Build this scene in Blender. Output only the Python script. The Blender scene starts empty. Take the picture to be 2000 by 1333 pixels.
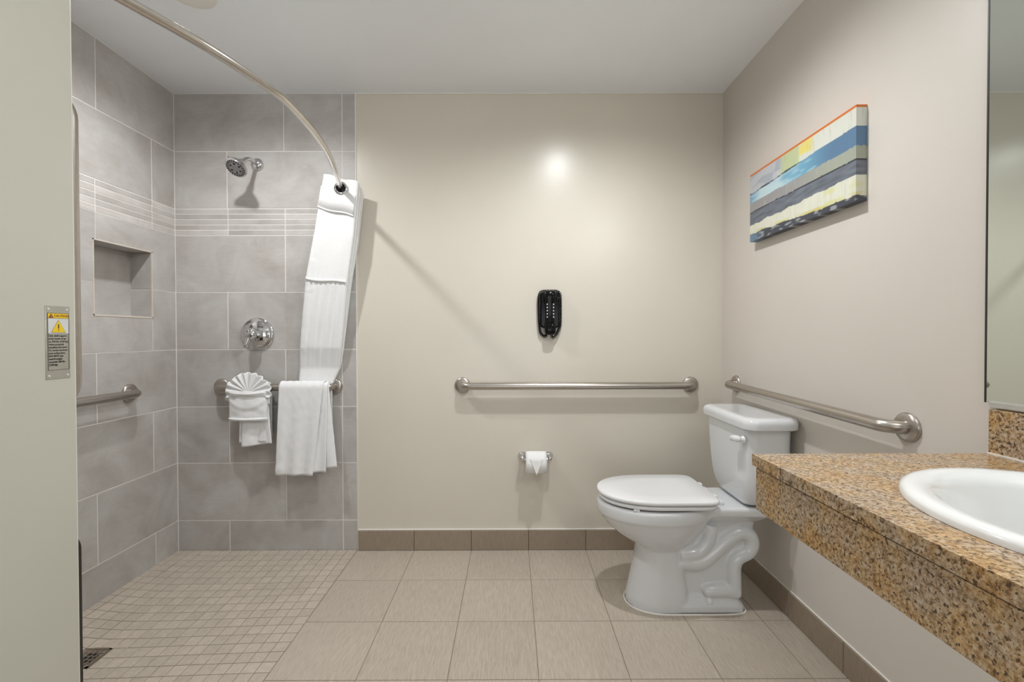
import bpy, bmesh, math, random
from mathutils import Vector, Matrix, noise
random.seed(7)
PI = math.pi
SC = bpy.context.scene
COL = SC.collection

# ------------------------------------------------------------------ camera
cd = bpy.data.cameras.new('camera')
cam = bpy.data.objects.new('camera', cd); COL.objects.link(cam)
F_PX, PITCH, YAW, ROLL, HC = 874.76, -0.011572, -0.0014556, -0.0027055, 1.14877
cd.sensor_fit = 'HORIZONTAL'; cd.sensor_width = 36.0; cd.lens = F_PX / 2000.0 * 36.0
cd.clip_start = 0.02
cy, sy, cp, sp = math.cos(YAW), math.sin(YAW), math.cos(PITCH), math.sin(PITCH)
Fw = Vector((-sy*cp, cy*cp, sp)); R0 = Vector((cy, sy, 0)); U0 = R0.cross(Fw)
cr, sr = math.cos(ROLL), math.sin(ROLL)
Rv = cr*R0 + sr*U0; Uv = -sr*R0 + cr*U0
M3 = Matrix((Rv, Uv, -Fw)).transposed()
cam.matrix_world = Matrix.Translation((0, 0, HC)) @ M3.to_4x4()
SC.camera = cam

# ------------------------------------------------------------------ world, lights, exposure
w = bpy.data.worlds.new('world'); SC.world = w; w.use_nodes = True
w.node_tree.nodes['Background'].inputs[0].default_value = (0.95, 0.98, 1.0, 1)
w.node_tree.nodes['Background'].inputs[1].default_value = 0.6
SC.view_settings.view_transform = 'Standard'; SC.view_settings.look = 'None'
SC.view_settings.gamma = 1.0; SC.view_settings.use_curve_mapping = False
SC.view_settings.exposure = 0.40

D, XL, XR, ZC = 2.394, -1.789, 1.131, 2.44      # room: back wall y, left x, right x, ceiling
XP, YP = -0.93, 0.958                            # partition face x and its far end y
YR = -1.7                                        # rear wall
LIGHT_TOILET = (0.33, 1.56, ZC); LIGHT_SHOWER = (-1.20, 1.69, ZC)

def spot(name, loc, energy, col, rad=0.032, size=164, blend=0.95):
    l = bpy.data.lights.new(name, 'SPOT'); l.energy = energy; l.color = col
    l.shadow_soft_size = rad; l.spot_size = math.radians(size); l.spot_blend = blend
    o = bpy.data.objects.new(name, l); COL.objects.link(o); o.location = loc
    return o
def area(name, loc, rot, energy, col, sx, sy_):
    l = bpy.data.lights.new(name, 'AREA'); l.energy = energy; l.color = col
    l.shape = 'RECTANGLE'; l.size = sx; l.size_y = sy_
    o = bpy.data.objects.new(name, l); COL.objects.link(o); o.location = loc
    o.rotation_euler = rot
    return o
spot('toilet_downlight_lamp', (LIGHT_TOILET[0], LIGHT_TOILET[1], ZC-0.03), 47, (0.975, 0.995, 1.01))
spot('shower_downlight_lamp', (LIGHT_SHOWER[0], LIGHT_SHOWER[1], ZC-0.03), 38, (0.98, 0.995, 1.01))
# soft fill light added at the entrance behind the camera, tilted toward the ceiling
area('entrance_fill', (0.1, YR-0.15, 0.9), (math.radians(120), 0, 0), 7.5, (0.95, 0.985, 1.03), 1.6, 1.5)
# unseen fill light, added as a lamp bar over the mirror
area('vanity_fill', (XR-0.16, 0.15, 2.16), (0, math.radians(80), 0), 10, (0.99, 0.995, 1.0), 0.14, 0.7)

# ------------------------------------------------------------------ node helpers
def new_mat(name):
    m = bpy.data.materials.new(name); m.use_nodes = True
    nt = m.node_tree; b = nt.nodes['Principled BSDF']
    return m, nt, b
def N(nt, t, **kw):
    n = nt.nodes.new(t)
    for k, v in kw.items():
        if k in ('operation', 'blend_type', 'data_type', 'noise_dimensions', 'feature', 'interpolation', 'layer_name', 'bands_direction', 'wave_type'):
            setattr(n, k, v)
        else:
            n.inputs[k].default_value = v
    return n
def ramp(nt, fac, stops, interp='LINEAR'):
    r = nt.nodes.new('ShaderNodeValToRGB'); r.color_ramp.interpolation = interp
    e = r.color_ramp.elements
    while len(e) < len(stops): e.new(0.5)
    for i, (p, c) in enumerate(stops):
        e[i].position = p; e[i].color = (*c, 1) if len(c) == 3 else c
    nt.links.new(fac, r.inputs[0]); return r.outputs[0]
def coords(nt, scale=(1, 1, 1), kind='Object', rnd=0.0):
    tc = nt.nodes.new('ShaderNodeTexCoord'); mp = nt.nodes.new('ShaderNodeMapping')
    mp.inputs['Scale'].default_value = scale
    nt.links.new(tc.outputs[kind], mp.inputs[0])
    if rnd:
        oi = nt.nodes.new('ShaderNodeObjectInfo'); mu = N(nt, 'ShaderNodeMath', operation='MULTIPLY')
        mu.inputs[1].default_value = rnd; nt.links.new(oi.outputs['Random'], mu.inputs[0])
        cb = nt.nodes.new('ShaderNodeCombineXYZ')
        for i in range(3): nt.links.new(mu.outputs[0], cb.inputs[i])
        nt.links.new(cb.outputs[0], mp.inputs[1])
    return mp.outputs[0]
def noise_tex(nt, vec, scale, detail=4, rough=0.55, dist=0.0):
    n = nt.nodes.new('ShaderNodeTexNoise')
    n.inputs['Scale'].default_value = scale; n.inputs['Detail'].default_value = detail
    n.inputs['Roughness'].default_value = rough; n.inputs['Distortion'].default_value = dist
    nt.links.new(vec, n.inputs['Vector']); return n.outputs[0]
def bump(nt, b, h, strength, dist=0.002):
    n = nt.nodes.new('ShaderNodeBump'); n.inputs['Strength'].default_value = strength
    n.inputs['Distance'].default_value = dist
    nt.links.new(h, n.inputs['Height']); nt.links.new(n.outputs[0], b.inputs['Normal'])
def mixc(nt, fac, a, b_, mode='MIX'):
    m = nt.nodes.new('ShaderNodeMix'); m.data_type = 'RGBA'; m.blend_type = mode
    for s, v in ((0, fac), (6, a), (7, b_)):
        if hasattr(v, 'is_output'): nt.links.new(v, m.inputs[s])
        else: m.inputs[s].default_value = v if s == 0 else (*v, 1)
    return m.outputs[2]
def value_by_random(nt, col, lo, hi):
    oi = nt.nodes.new('ShaderNodeObjectInfo')
    mr = nt.nodes.new('ShaderNodeMapRange'); mr.inputs[3].default_value = lo; mr.inputs[4].default_value = hi
    nt.links.new(oi.outputs['Random'], mr.inputs[0])
    h = nt.nodes.new('ShaderNodeHueSaturation'); nt.links.new(mr.outputs[0], h.inputs['Value'])
    nt.links.new(col, h.inputs['Color']); return h.outputs[0]

def plain(name, col, rough=0.5, metal=0.0, coat=0.0, spec=None, aniso=0.0, nscale=0, nbump=0.0, var=0.03):
    m, nt, b = new_mat(name)
    v = coords(nt)
    n = noise_tex(nt, v, nscale or 6, 3)
    c0 = tuple(max(0, c*(1-var)) for c in col); c1 = tuple(min(1, c*(1+var)) for c in col)
    nt.links.new(ramp(nt, n, [(0.3, c0), (0.7, c1)]), b.inputs['Base Color'])
    b.inputs['Roughness'].default_value = rough; b.inputs['Metallic'].default_value = metal
    b.inputs['Coat Weight'].default_value = coat; b.inputs['Coat Roughness'].default_value = 0.06
    if spec is not None: b.inputs['Specular IOR Level'].default_value = spec
    if nbump: bump(nt, b, n, nbump)
    return m

def paint_mat(name, col, rough=0.3, spec=0.5, bmp=0.12):
    m, nt, b = new_mat(name); v = coords(nt)
    n = noise_tex(nt, v, 1.6, 3)
    nt.links.new(ramp(nt, n, [(0.3, tuple(c*0.975 for c in col)), (0.7, tuple(min(1, c*1.02) for c in col))]), b.inputs['Base Color'])
    b.inputs['Roughness'].default_value = rough; b.inputs['Specular IOR Level'].default_value = spec
    f = noise_tex(nt, v, 55, 2)
    bump(nt, b, f, bmp, 0.0015)
    return m
M_WALL = paint_mat('beige_satin_paint', (0.655, 0.61, 0.525), 0.29)
M_WALLR = paint_mat('beige_side_paint', (0.65, 0.60, 0.545), 0.40)
M_PART = paint_mat('pale_sage_paint', (0.53, 0.525, 0.455), 0.33)
M_CEIL = paint_mat('ceiling_paint', (0.90, 0.93, 0.96), 0.5)
M_GROUT = plain('cream_grout', (0.80, 0.77, 0.72), 0.85)
M_GROUTF = plain('floor_grout', (0.28, 0.225, 0.175), 0.9)
M_GROUTM = plain('mosaic_grout', (0.26, 0.20, 0.155), 0.9)

def walltile_mat(name, dark, mid, light, lo=0.95, hi=1.05):
    m, nt, b = new_mat(name); v = coords(nt, (1, 1, 1), 'Object', 13.0)
    n1 = noise_tex(nt, v, 4.5, 7, 0.62, 0.5)
    v2 = coords(nt, (6, 6, 40), 'Object', 7.0)
    n2 = noise_tex(nt, v2, 3.0, 3)
    c = ramp(nt, n1, [(0.28, dark), (0.5, mid), (0.72, light)])
    c2 = ramp(nt, n2, [(0.3, (0.94, 0.94, 0.94)), (0.7, (1, 1, 1))])
    cc = mixc(nt, 1.0, c, c2, 'MULTIPLY')
    nt.links.new(value_by_random(nt, cc, lo, hi), b.inputs['Base Color'])
    b.inputs['Roughness'].default_value = 0.42; b.inputs['Specular IOR Level'].default_value = 0.4
    bump(nt, b, n2, 0.06, 0.001)
    return m
M_TILE = walltile_mat('taupe_porcelain', (0.39, 0.36, 0.33), (0.485, 0.46, 0.435), (0.56, 0.55, 0.53))
M_STRIP = walltile_mat('accent_strip', (0.43, 0.40, 0.37), (0.52, 0.49, 0.465), (0.60, 0.575, 0.55), 0.86, 1.12)

def floortile_mat(name, a, c_, stretch, lo=0.97, hi=1.03, rough=0.42):
    m, nt, b = new_mat(name); v = coords(nt, stretch, 'Object', 11.0)
    n = noise_tex(nt, v, 9, 5, 0.65)
    v2 = coords(nt, (1, 1, 1)); n2 = noise_tex(nt, v2, 2.3, 3)
    c = ramp(nt, n, [(0.32, a), (0.68, c_)])
    cc = mixc(nt, 1.0, c, ramp(nt, n2, [(0.3, (0.95, 0.95, 0.95)), (0.7, (1, 1, 1))]), 'MULTIPLY')
    nt.links.new(value_by_random(nt, cc, lo, hi), b.inputs['Base Color'])
    b.inputs['Roughness'].default_value = rough; bump(nt, b, n, 0.10, 0.0008)
    return m
M_FLOOR = floortile_mat('linen_floor_tile', (0.40, 0.342, 0.278), (0.545, 0.475, 0.395), (30, 2.2, 8))
M_MOSAIC = floortile_mat('mosaic_tile', (0.47, 0.405, 0.33), (0.56, 0.49, 0.41), (6, 6, 6), 0.94, 1.05)
M_BASE = floortile_mat('linen_baseboard_tile', (0.26, 0.205, 0.15), (0.355, 0.285, 0.215), (34, 34, 2.2))

def steel_mat(name, col, rough, brush=0.0):
    m, nt, b = new_mat(name); b.inputs['Metallic'].default_value = 1.0
    v = coords(nt, (1, 1, 1)); n = noise_tex(nt, v, 60, 3)
    nt.links.new(ramp(nt, n, [(0.3, tuple(c*0.93 for c in col)), (0.7, col)]), b.inputs['Base Color'])
    b.inputs['Roughness'].default_value = rough
    if brush: bump(nt, b, n, brush, 0.0006)
    return m
M_STEEL = steel_mat('brushed_steel', (0.50, 0.46, 0.42), 0.30, 0.05)
M_CHROME = steel_mat('chrome', (0.70, 0.70, 0.71), 0.06)
M_ROD = steel_mat('satin_nickel_rod', (0.66, 0.62, 0.57), 0.17)
M_CERAMIC = plain('white_ceramic', (0.70, 0.71, 0.725), 0.12, coat=0.4, var=0.01)
M_SEATP = plain('white_seat_plastic', (0.80, 0.80, 0.81), 0.25, var=0.01)
M_SINK = plain('white_sink_ceramic', (0.84, 0.845, 0.84), 0.1, coat=0.4, var=0.01)
M_BLACK = plain('glossy_black_plastic', (0.003, 0.003, 0.0035), 0.10, var=0.1, spec=0.22)
M_BLACKM = plain('dark_phenolic', (0.022, 0.018, 0.016), 0.4, var=0.1)
M_GREYPL = plain('grey_nozzle_plastic', (0.42, 0.42, 0.44), 0.25, metal=0.5)
M_DARKPL = plain('dark_nozzle_rubber', (0.02, 0.02, 0.022), 0.5)
M_KEY_GLINT = plain('key_glint_plastic', (0.55, 0.55, 0.52), 0.3)  # pale tone paints the highlights on the phone keys
M_CAULK = plain('white_caulk', (0.80, 0.77, 0.72), 0.5)
M_PAPER = plain('tissue_paper', (0.84, 0.84, 0.83), 0.9, nscale=200, nbump=0.1)
M_PLATE = steel_mat('aluminium_plate', (0.60, 0.60, 0.55), 0.42)
M_YELLOW = plain('caution_yellow', (0.80, 0.55, 0.02), 0.5)
M_INK = plain('black_ink', (0.03, 0.03, 0.028), 0.6)
M_RED = plain('maroon_ink', (0.20, 0.03, 0.02), 0.6)
M_GREYP = plain('pale_grey_print', (0.62, 0.62, 0.62), 0.6)
M_DRAIN = steel_mat('drain_steel', (0.45, 0.40, 0.34), 0.35)
M_HOLE = plain('drain_dark', (0.01, 0.009, 0.008), 0.9)

def cloth_mat(name, col, scale, strength, trans=0.0):
    m, nt, b = new_mat(name); v = coords(nt)
    n = noise_tex(nt, v, scale, 3, 0.7)
    nt.links.new(ramp(nt, n, [(0.3, tuple(c*0.94 for c in col)), (0.7, col)]), b.inputs['Base Color'])
    b.inputs['Roughness'].default_value = 0.95; b.inputs['Specular IOR Level'].default_value = 0.15
    b.inputs['Sheen Weight'].default_value = 0.25
    bump(nt, b, n, strength, 0.003)
    return m
M_TOWEL = cloth_mat('terry_cloth', (0.86, 0.86, 0.86), 330, 0.55)
M_CURT = cloth_mat('curtain_fabric', (0.87, 0.87, 0.865), 160, 0.10)

def granite():
    m, nt, b = new_mat('golden_granite'); v = coords(nt, (1, 1, 1))
    n1 = noise_tex(nt, v, 135, 4, 0.7, 0.3)
    n2 = noise_tex(nt, v, 165, 2, 0.6, 0.2)
    n3 = noise_tex(nt, v, 14, 4, 0.6)
    n4 = noise_tex(nt, v, 260, 2, 0.6)
    c = ramp(nt, n1, [(0.32, (0.17, 0.10, 0.05)), (0.43, (0.34, 0.225, 0.12)), (0.52, (0.48, 0.36, 0.235)), (0.66, (0.60, 0.495, 0.375))])
    gold = ramp(nt, n3, [(0.40, (0.90, 0.90, 0.95)), (0.52, (1.0, 0.93, 0.80)), (0.64, (1.02, 0.84, 0.56))])
    c = mixc(nt, 1.0, c, gold, 'MULTIPLY')
    spk = ramp(nt, n2, [(0.375, (0, 0, 0)), (0.43, (1, 1, 1))])
    c = mixc(nt, spk, (0.095, 0.058, 0.033), c)
    c = mixc(nt, 0.5, c, ramp(nt, n4, [(0.35, (0.6, 0.57, 0.55)), (0.5, (1, 1, 1))]), 'MULTIPLY')
    nt.links.new(c, b.inputs['Base Color'])
    b.inputs['Roughness'].default_value = 0.18; b.inputs['Specular IOR Level'].default_value = 0.4
    return m
M_GRANITE = granite()
M_JOINT = plain('granite_joint', (0.05, 0.03, 0.018), 0.8)

def mirror_mat():
    m, nt, b = new_mat('mirror_silver'); v = coords(nt); n = noise_tex(nt, v, 2, 1)
    nt.links.new(ramp(nt, n, [(0.3, (0.70, 0.745, 0.71)), (0.7, (0.715, 0.755, 0.72))]), b.inputs['Base Color'])
    b.inputs['Metallic'].default_value = 1; b.inputs['Roughness'].default_value = 0.015
    return m
M_MIRROR = mirror_mat()
def vcol_mat(name, layer, rough):
    m, nt, b = new_mat(name); a = nt.nodes.new('ShaderNodeVertexColor'); a.layer_name = layer
    nt.links.new(a.outputs[0], b.inputs['Base Color']); b.inputs['Roughness'].default_value = rough
    n = noise_tex(nt, coords(nt, (1, 14, 70)), 12, 4); bump(nt, b, n, 0.25, 0.001)
    return m
def emit_mat(name, col, s):
    m, nt, b = new_mat(name); b.inputs['Base Color'].default_value = (*col, 1)
    b.inputs['Emission Color'].default_value = (*col, 1); b.inputs['Emission Strength'].default_value = s
    return m
M_GLOW = emit_mat('lamp_diffuser', (1.0, 0.95, 0.88), 6)

# ------------------------------------------------------------------ object helpers
def tag(o, label=None, cat=None, group=None, kind=None):
    if label: o['label'] = label
    if cat: o['category'] = cat
    if group: o['group'] = group
    if kind: o['kind'] = kind
    return o
def empty(name, loc, label, cat, group=None):
    o = bpy.data.objects.new(name, None); COL.objects.link(o); o.location = loc
    o.empty_display_size = 0.05
    return tag(o, label, cat, group)
def par(o, p):
    if p is not None:
        o.parent = p
        o.matrix_parent_inverse = Matrix.Translation(p.location).inverted()
    return o
def link(name, me, mat, parent=None, smooth=False, loc=None):
    me.materials.clear(); me.materials.append(mat)
    o = bpy.data.objects.new(name, me); COL.objects.link(o)
    if loc: o.location = loc
    if smooth: me.shade_smooth()
    return par(o, parent)
def from_bm(name, bm, mat, parent=None, smooth=False, angle=None):
    bmesh.ops.recalc_face_normals(bm, faces=bm.faces)
    me = bpy.data.meshes.new(name); bm.to_mesh(me); bm.free()
    o = link(name, me, mat, parent)
    if smooth:
        me.shade_smooth()
        if angle: me.set_sharp_from_angle(angle=math.radians(angle))
    return o
def pyd(name, vs, fs, mat, parent=None, smooth=False, angle=None):
    me = bpy.data.meshes.new(name); me.from_pydata([tuple(v) for v in vs], [], fs); me.update()
    o = link(name, me, mat, parent)
    if smooth:
        me.shade_smooth()
        if angle: me.set_sharp_from_angle(angle=math.radians(angle))
    return o
def add_box(bm, a, b, bev=0.0, seg=2):
    r = bmesh.ops.create_cube(bm, size=1.0)
    vs = r['verts']
    c = [(a[i]+b[i])/2 for i in range(3)]; s = [abs(b[i]-a[i]) for i in range(3)]
    for v in vs: v.co = Vector([c[i]+v.co[i]*s[i] for i in range(3)])
    if bev:
        es = set(e for v in vs for e in v.link_edges)
        bmesh.ops.bevel(bm, geom=list(es), offset=bev, segments=seg, profile=0.5, affect='EDGES')
def box(name, a, b, mat, parent=None, bev=0.0, seg=2):
    bm = bmesh.new(); add_box(bm, a, b, bev, seg)
    return from_bm(name, bm, mat, parent, bev > 0, 40)
def ring_bridge(rings, closed_ends=True, base=0):
    n = len(rings[0]); vs = [v for r in rings for v in r]; fs = []
    for i in range(len(rings)-1):
        for j in range(n):
            k = (j+1) % n
            fs.append((base+i*n+j, base+i*n+k, base+(i+1)*n+k, base+(i+1)*n+j))
    if closed_ends:
        fs.append(tuple(base+j for j in reversed(range(n))))
        fs.append(tuple(base+(len(rings)-1)*n+j for j in range(n)))
    return vs, fs
def tube_data(pts, r, n=16, base=0, caps=True):
    pts = [Vector(p) for p in pts]; rr = r if isinstance(r, (list, tuple)) else [r]*len(pts)
    rings = []; t0 = (pts[1]-pts[0]).normalized()
    up = Vector((0, 0, 1)) if abs(t0.z) < 0.9 else Vector((1, 0, 0))
    u = t0.cross(up).normalized()
    for i, p in enumerate(pts):
        t = (pts[min(i+1, len(pts)-1)] - pts[max(i-1, 0)]).normalized()
        u = (u - t*u.dot(t)).normalized(); v = t.cross(u)
        rings.append([p + (u*math.cos(2*PI*k/n) + v*math.sin(2*PI*k/n))*rr[i] for k in range(n)])
    return ring_bridge(rings, caps, base)
def tube(name, pts, r, mat, parent=None, n=16, angle=50):
    vs, fs = tube_data(pts, r, n)
    return pyd(name, vs, fs, mat, parent, True, angle)
def lathe_data(prof, n=40, origin=(0, 0, 0), axis=(0, 0, 1), base=0):
    """prof: (radius, height along axis); closed at both ends"""
    q = Vector((0, 0, 1)).rotation_difference(Vector(axis).normalized()); o = Vector(origin)
    rings = [[o + q @ Vector((max(r, 1e-4)*math.cos(2*PI*k/n), max(r, 1e-4)*math.sin(2*PI*k/n), h)) for k in range(n)] for r, h in prof]
    return ring_bridge(rings, True, base)
def lathe(name, prof, mat, parent=None, n=40, origin=(0, 0, 0), axis=(0, 0, 1), angle=45):
    vs, fs = lathe_data(prof, n, origin, axis)
    return pyd(name, vs, fs, mat, parent, True, angle)
def catmull(P, k=8):
    P = [Vector(p) for p in P]; out = []
    for i in range(len(P)-1):
        a = P[max(i-1, 0)]; b = P[i]; c = P[i+1]; d = P[min(i+2, len(P)-1)]
        for j in range(k):
            t = j/k
            out.append(0.5*((2*b)+(c-a)*t+(2*a-5*b+4*c-d)*t*t+(3*b-a-3*c+d)*t**3))
    out.append(P[-1]); return out
def arc_corner(a, c, b, r, k=7):
    """points rounding the corner a-c-b with radius r (perpendicular legs)"""
    c = Vector(c); u = (Vector(a)-c).normalized(); v = (Vector(b)-c).normalized()
    o = c + (u+v)*r
    return [o - v*r*math.cos(t) - u*r*math.sin(t) for t in [PI/2*i/k for i in range(k+1)]]

# cell plates: a union of rectangles in a plane (for notched tiles and walls with openings)
def plate(name, rects_in, rects_out, to3, mat, parent=None):
    """to3(a, b, h): h = 0 back, 1 front. Solid slab over the cells in rects_in and not in rects_out"""
    A = sorted({round(v, 5) for r in rects_in+rects_out for v in (r[0], r[2])})
    B = sorted({round(v, 5) for r in rects_in+rects_out for v in (r[1], r[3])})
    def ins(x, y, rs): return any(r[0] < x < r[2] and r[1] < y < r[3] for r in rs)
    cell = {}
    for i in range(len(A)-1):
        for j in range(len(B)-1):
            x, y = (A[i]+A[i+1])/2, (B[j]+B[j+1])/2
            if ins(x, y, rects_in) and not ins(x, y, rects_out): cell[(i, j)] = 1
    idx = {}; vs = []; fs = []
    def V(i, j, h):
        if (i, j, h) not in idx: idx[(i, j, h)] = len(vs); vs.append(to3(A[i], B[j], h))
        return idx[(i, j, h)]
    for (i, j) in cell:
        for h in (0, 1):
            f = [V(i, j, h), V(i+1, j, h), V(i+1, j+1, h), V(i, j+1, h)]
            fs.append(f if h else f[::-1])
        for (di, dj, p, q) in ((-1, 0, (0, 0), (0, 1)), (1, 0, (1, 1), (1, 0)), (0, -1, (1, 0), (0, 0)), (0, 1, (0, 1), (1, 1))):
            if (i+di, j+dj) not in cell:
                fs.append([V(i+p[0], j+p[1], 0), V(i+q[0], j+q[1], 0), V(i+q[0], j+q[1], 1), V(i+p[0], j+p[1], 1)])
    bm = bmesh.new(); bv = [bm.verts.new(v) for v in vs]
    for f in fs: bm.faces.new([bv[k] for k in f])
    return from_bm(name, bm, mat, parent)
def tile_rect(name, a0, b0, a1, b1, to3, mat, parent, ch=0.0012):
    """single rectangular tile with a chamfered face; to3(a, b, h) with h 0 back..1 face"""
    vs = []
    for (i, h) in ((0, 0), (0, 0.7), (ch, 1)):
        vs += [to3(a0+i, b0+i, h), to3(a1-i, b0+i, h), to3(a1-i, b1-i, h), to3(a0+i, b1-i, h)]
    fs = [(3, 2, 1, 0), (8, 9, 10, 11)]
    for k in (0, 4):
        for j in range(4): fs.append((k+j, k+(j+1) % 4, k+4+(j+1) % 4, k+4+j))
    bm = bmesh.new(); bv = [bm.verts.new(v) for v in vs]
    for f in fs: bm.faces.new([bv[k] for k in f])
    return from_bm(name, bm, mat, parent)

G = 0.0016      # half joint of the wall tiles
TH = 0.006      # tile thickness in front of the grout plane
# ------------------------------------------------------------------ SETTING
def drop(x, y):
    """shower floor falls to the drain"""
    dx = (x+1.56); dy = (y-1.62)
    rx = 0.75 if dx > 0 else 0.235
    ry = 0.80 if dy > 0 else 0.68
    r = (abs(dx/rx)**2.2 + abs(dy/ry)**2.2)**(1/2.2)
    return -0.026*max(0.0, 1-min(1, r))
XB = -0.829     # edge between mosaic and floor tiles
floor = box('floor', (-2.2, YR-0.1, -0.10), (1.45, D+0.3, -0.045), M_GROUTF); tag(floor, kind='structure')
# grout beds
bm = bmesh.new(); add_box(bm, (XB-0.001, YR, -0.05), (XR+0.02, D+0.02, -0.002)); from_bm('grout_bed', bm, M_GROUTF, floor)
nx, ny = 40, 44
vs = []; fs = []
for j in range(ny+1):
    for i in range(nx+1):
        x = XL-0.01+(XB-XL+0.01)*i/nx; y = 0.94+(D+0.01-0.94)*j/ny
        vs.append((x, y, drop(x, y)-0.0018))
for j in range(ny):
    for i in range(nx):
        a = j*(nx+1)+i; fs.append((a, a+1, a+nx+2, a+nx+1))
pyd('shower_pan', vs, fs, M_GROUTM, floor, True)
# large floor tiles
PT = 0.306; gx = 0.0011
def to3_floor(a, b, h): return (a, b, -0.008 + 0.008*h)
yl = [1.482 + PT*k for k in range(-9, 4)]
xl = [XB + PT*k for k in range(0, 7)]
for yi, y0 in enumerate(yl):
    y1 = min(y0+PT, D-0.002)
    for xi, x0 in enumerate(xl):
        x1 = min(x0+PT, XR-0.002)
        if y1-y0 < 0.02 or x1-x0 < 0.02: continue
        tile_rect('floor_tile', x0+gx, y0+gx, x1-gx, y1-gx, to3_floor, M_FLOOR, floor, 0.0006)
# mosaic: 51 mm squares, the 300 nearest in view as parts, the rest joined
mp = 0.0514
mtile = bpy.data.meshes.new('mosaic_tile')
s_ = mp/2-0.0012; c_ = 0.0006
mv = []
for (i, h) in ((0, -0.004), (0, 0.0), (c_, 0.0008)):
    mv += [(-s_+i, -s_+i, h), (s_-i, -s_+i, h), (s_-i, s_-i, h), (-s_+i, s_-i, h)]
mf = [(3, 2, 1, 0), (8, 9, 10, 11)]
for k in (0, 4):
    for j in range(4): mf.append((k+j, k+(j+1) % 4, k+4+(j+1) % 4, k+4+j))
mtile.from_pydata(mv, [], mf); mtile.update(); mtile.materials.append(M_MOSAIC)
cells = []
DR = (-1.61, -1.505, 1.572, 1.677)     # drain square
ny_m = int((D-0.965)/mp)+1
for j in range(ny_m):
    for i in range(19):
        x = XB-0.001-mp/2-i*mp; y = D-0.002-mp/2-j*mp
        if x < XL+0.004 or y < 0.97: continue
        if DR[0]-0.012 < x < DR[1]+0.012 and DR[2]-0.012 < y < DR[3]+0.012: continue
        vis = abs(x)/y < 0.96 and y > 1.45
        cells.append((0 if vis else 1, y, x))
cells.sort()
rest = bmesh.new()
def tilt(x, y):
    e = 0.015
    gx_ = (drop(x+e, y)-drop(x-e, y))/(2*e); gy_ = (drop(x, y+e)-drop(x, y-e))/(2*e)
    return math.atan(gy_), -math.atan(gx_)
for k, (hid, y, x) in enumerate(cells):
    rxx, ryy = tilt(x, y); z = drop(x, y)
    if k < 300:
        o = bpy.data.objects.new('mosaic_tile', mtile); COL.objects.link(o)
        o.location = (x, y, z); o.rotation_euler = (rxx, ryy, 0); o.parent = floor
    else:
        mx = Matrix.Translation((x, y, z)) @ Matrix.Rotation(ryy, 4, 'Y') @ Matrix.Rotation(rxx, 4, 'X')
        nv = [rest.verts.new(mx @ Vector(v)) for v in mv]
        for f in mf: rest.faces.new([nv[q] for q in f])
tag(from_bm('mosaic_tiles', rest, M_MOSAIC, floor), kind='stuff')

ceiling = box('ceiling', (-2.0, YR-0.1, ZC), (1.4, D+0.3, ZC+0.1), M_CEIL); tag(ceiling, kind='structure')
# back wall: painted slab; the tiled third stands 8 mm proud
wall_back = box('wall_back', (-2.0, D+0.012, -0.05), (1.4, D+0.2, ZC+0.02), M_WALL); tag(wall_back, kind='structure')
box('painted_face', (-0.826, D+0.004, 0.0), (XR+0.05, D+0.014, ZC), M_WALL, wall_back)
box('grout_bed', (XL-0.02, D+0.0012, -0.04), (-0.8265, D+0.013, ZC), M_GROUT, wall_back)
ZR = [-0.03, 0.1625, 0.4715, 0.7735, 1.080, 1.386, 1.6885, None, 1.8295, 2.1335, ZC-0.001]
def to3_back(a, b, h): return (a, D+0.006-TH*h, b)
XE = -0.8275
backrows = [
 (-0.03, 0.1625, [-1.513, -0.905]),
 (0.1625, 0.4715, [-1.208, -0.905]),
 (0.4715, 0.7735, [-1.510, -0.905]),
 (0.7735, 1.080, [-1.206, -0.904]),
 (1.080, 1.386, [-1.512, -0.903]),
 (1.386, 1.6885, [-1.204, -0.902]),
 (1.8295, 2.1335, [-1.510, -0.899]),
 (2.1335, ZC-0.0005, [-1.207, -0.897]),
]
for z0, z1, xs in backrows:
    e = [XL] + xs + [XE]
    for a, b in zip(e, e[1:]):
        tile_rect('wall_tile', a+G, z0+G, b-G, z1-G, to3_back, M_TILE, wall_back)
SZ = [1.6885, 1.7175, 1.7445, 1.773, 1.802, 1.8295]
for z0, z1 in zip(SZ, SZ[1:]):
    e = [XL, -1.507, -1.203, -0.901, XE]
    for a, b in zip(e, e[1:]):
        tile_rect('accent_strip', a+G, z0+G, b-G, z1-G, to3_back, M_STRIP, wall_back, 0.0008)
t1 = box('trim_1', (XE, D-0.0005, 0.0), (XE+0.0045, D+0.010, ZC-0.001), M_CAULK, None, 0.001); tag(t1, kind='structure')

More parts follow.
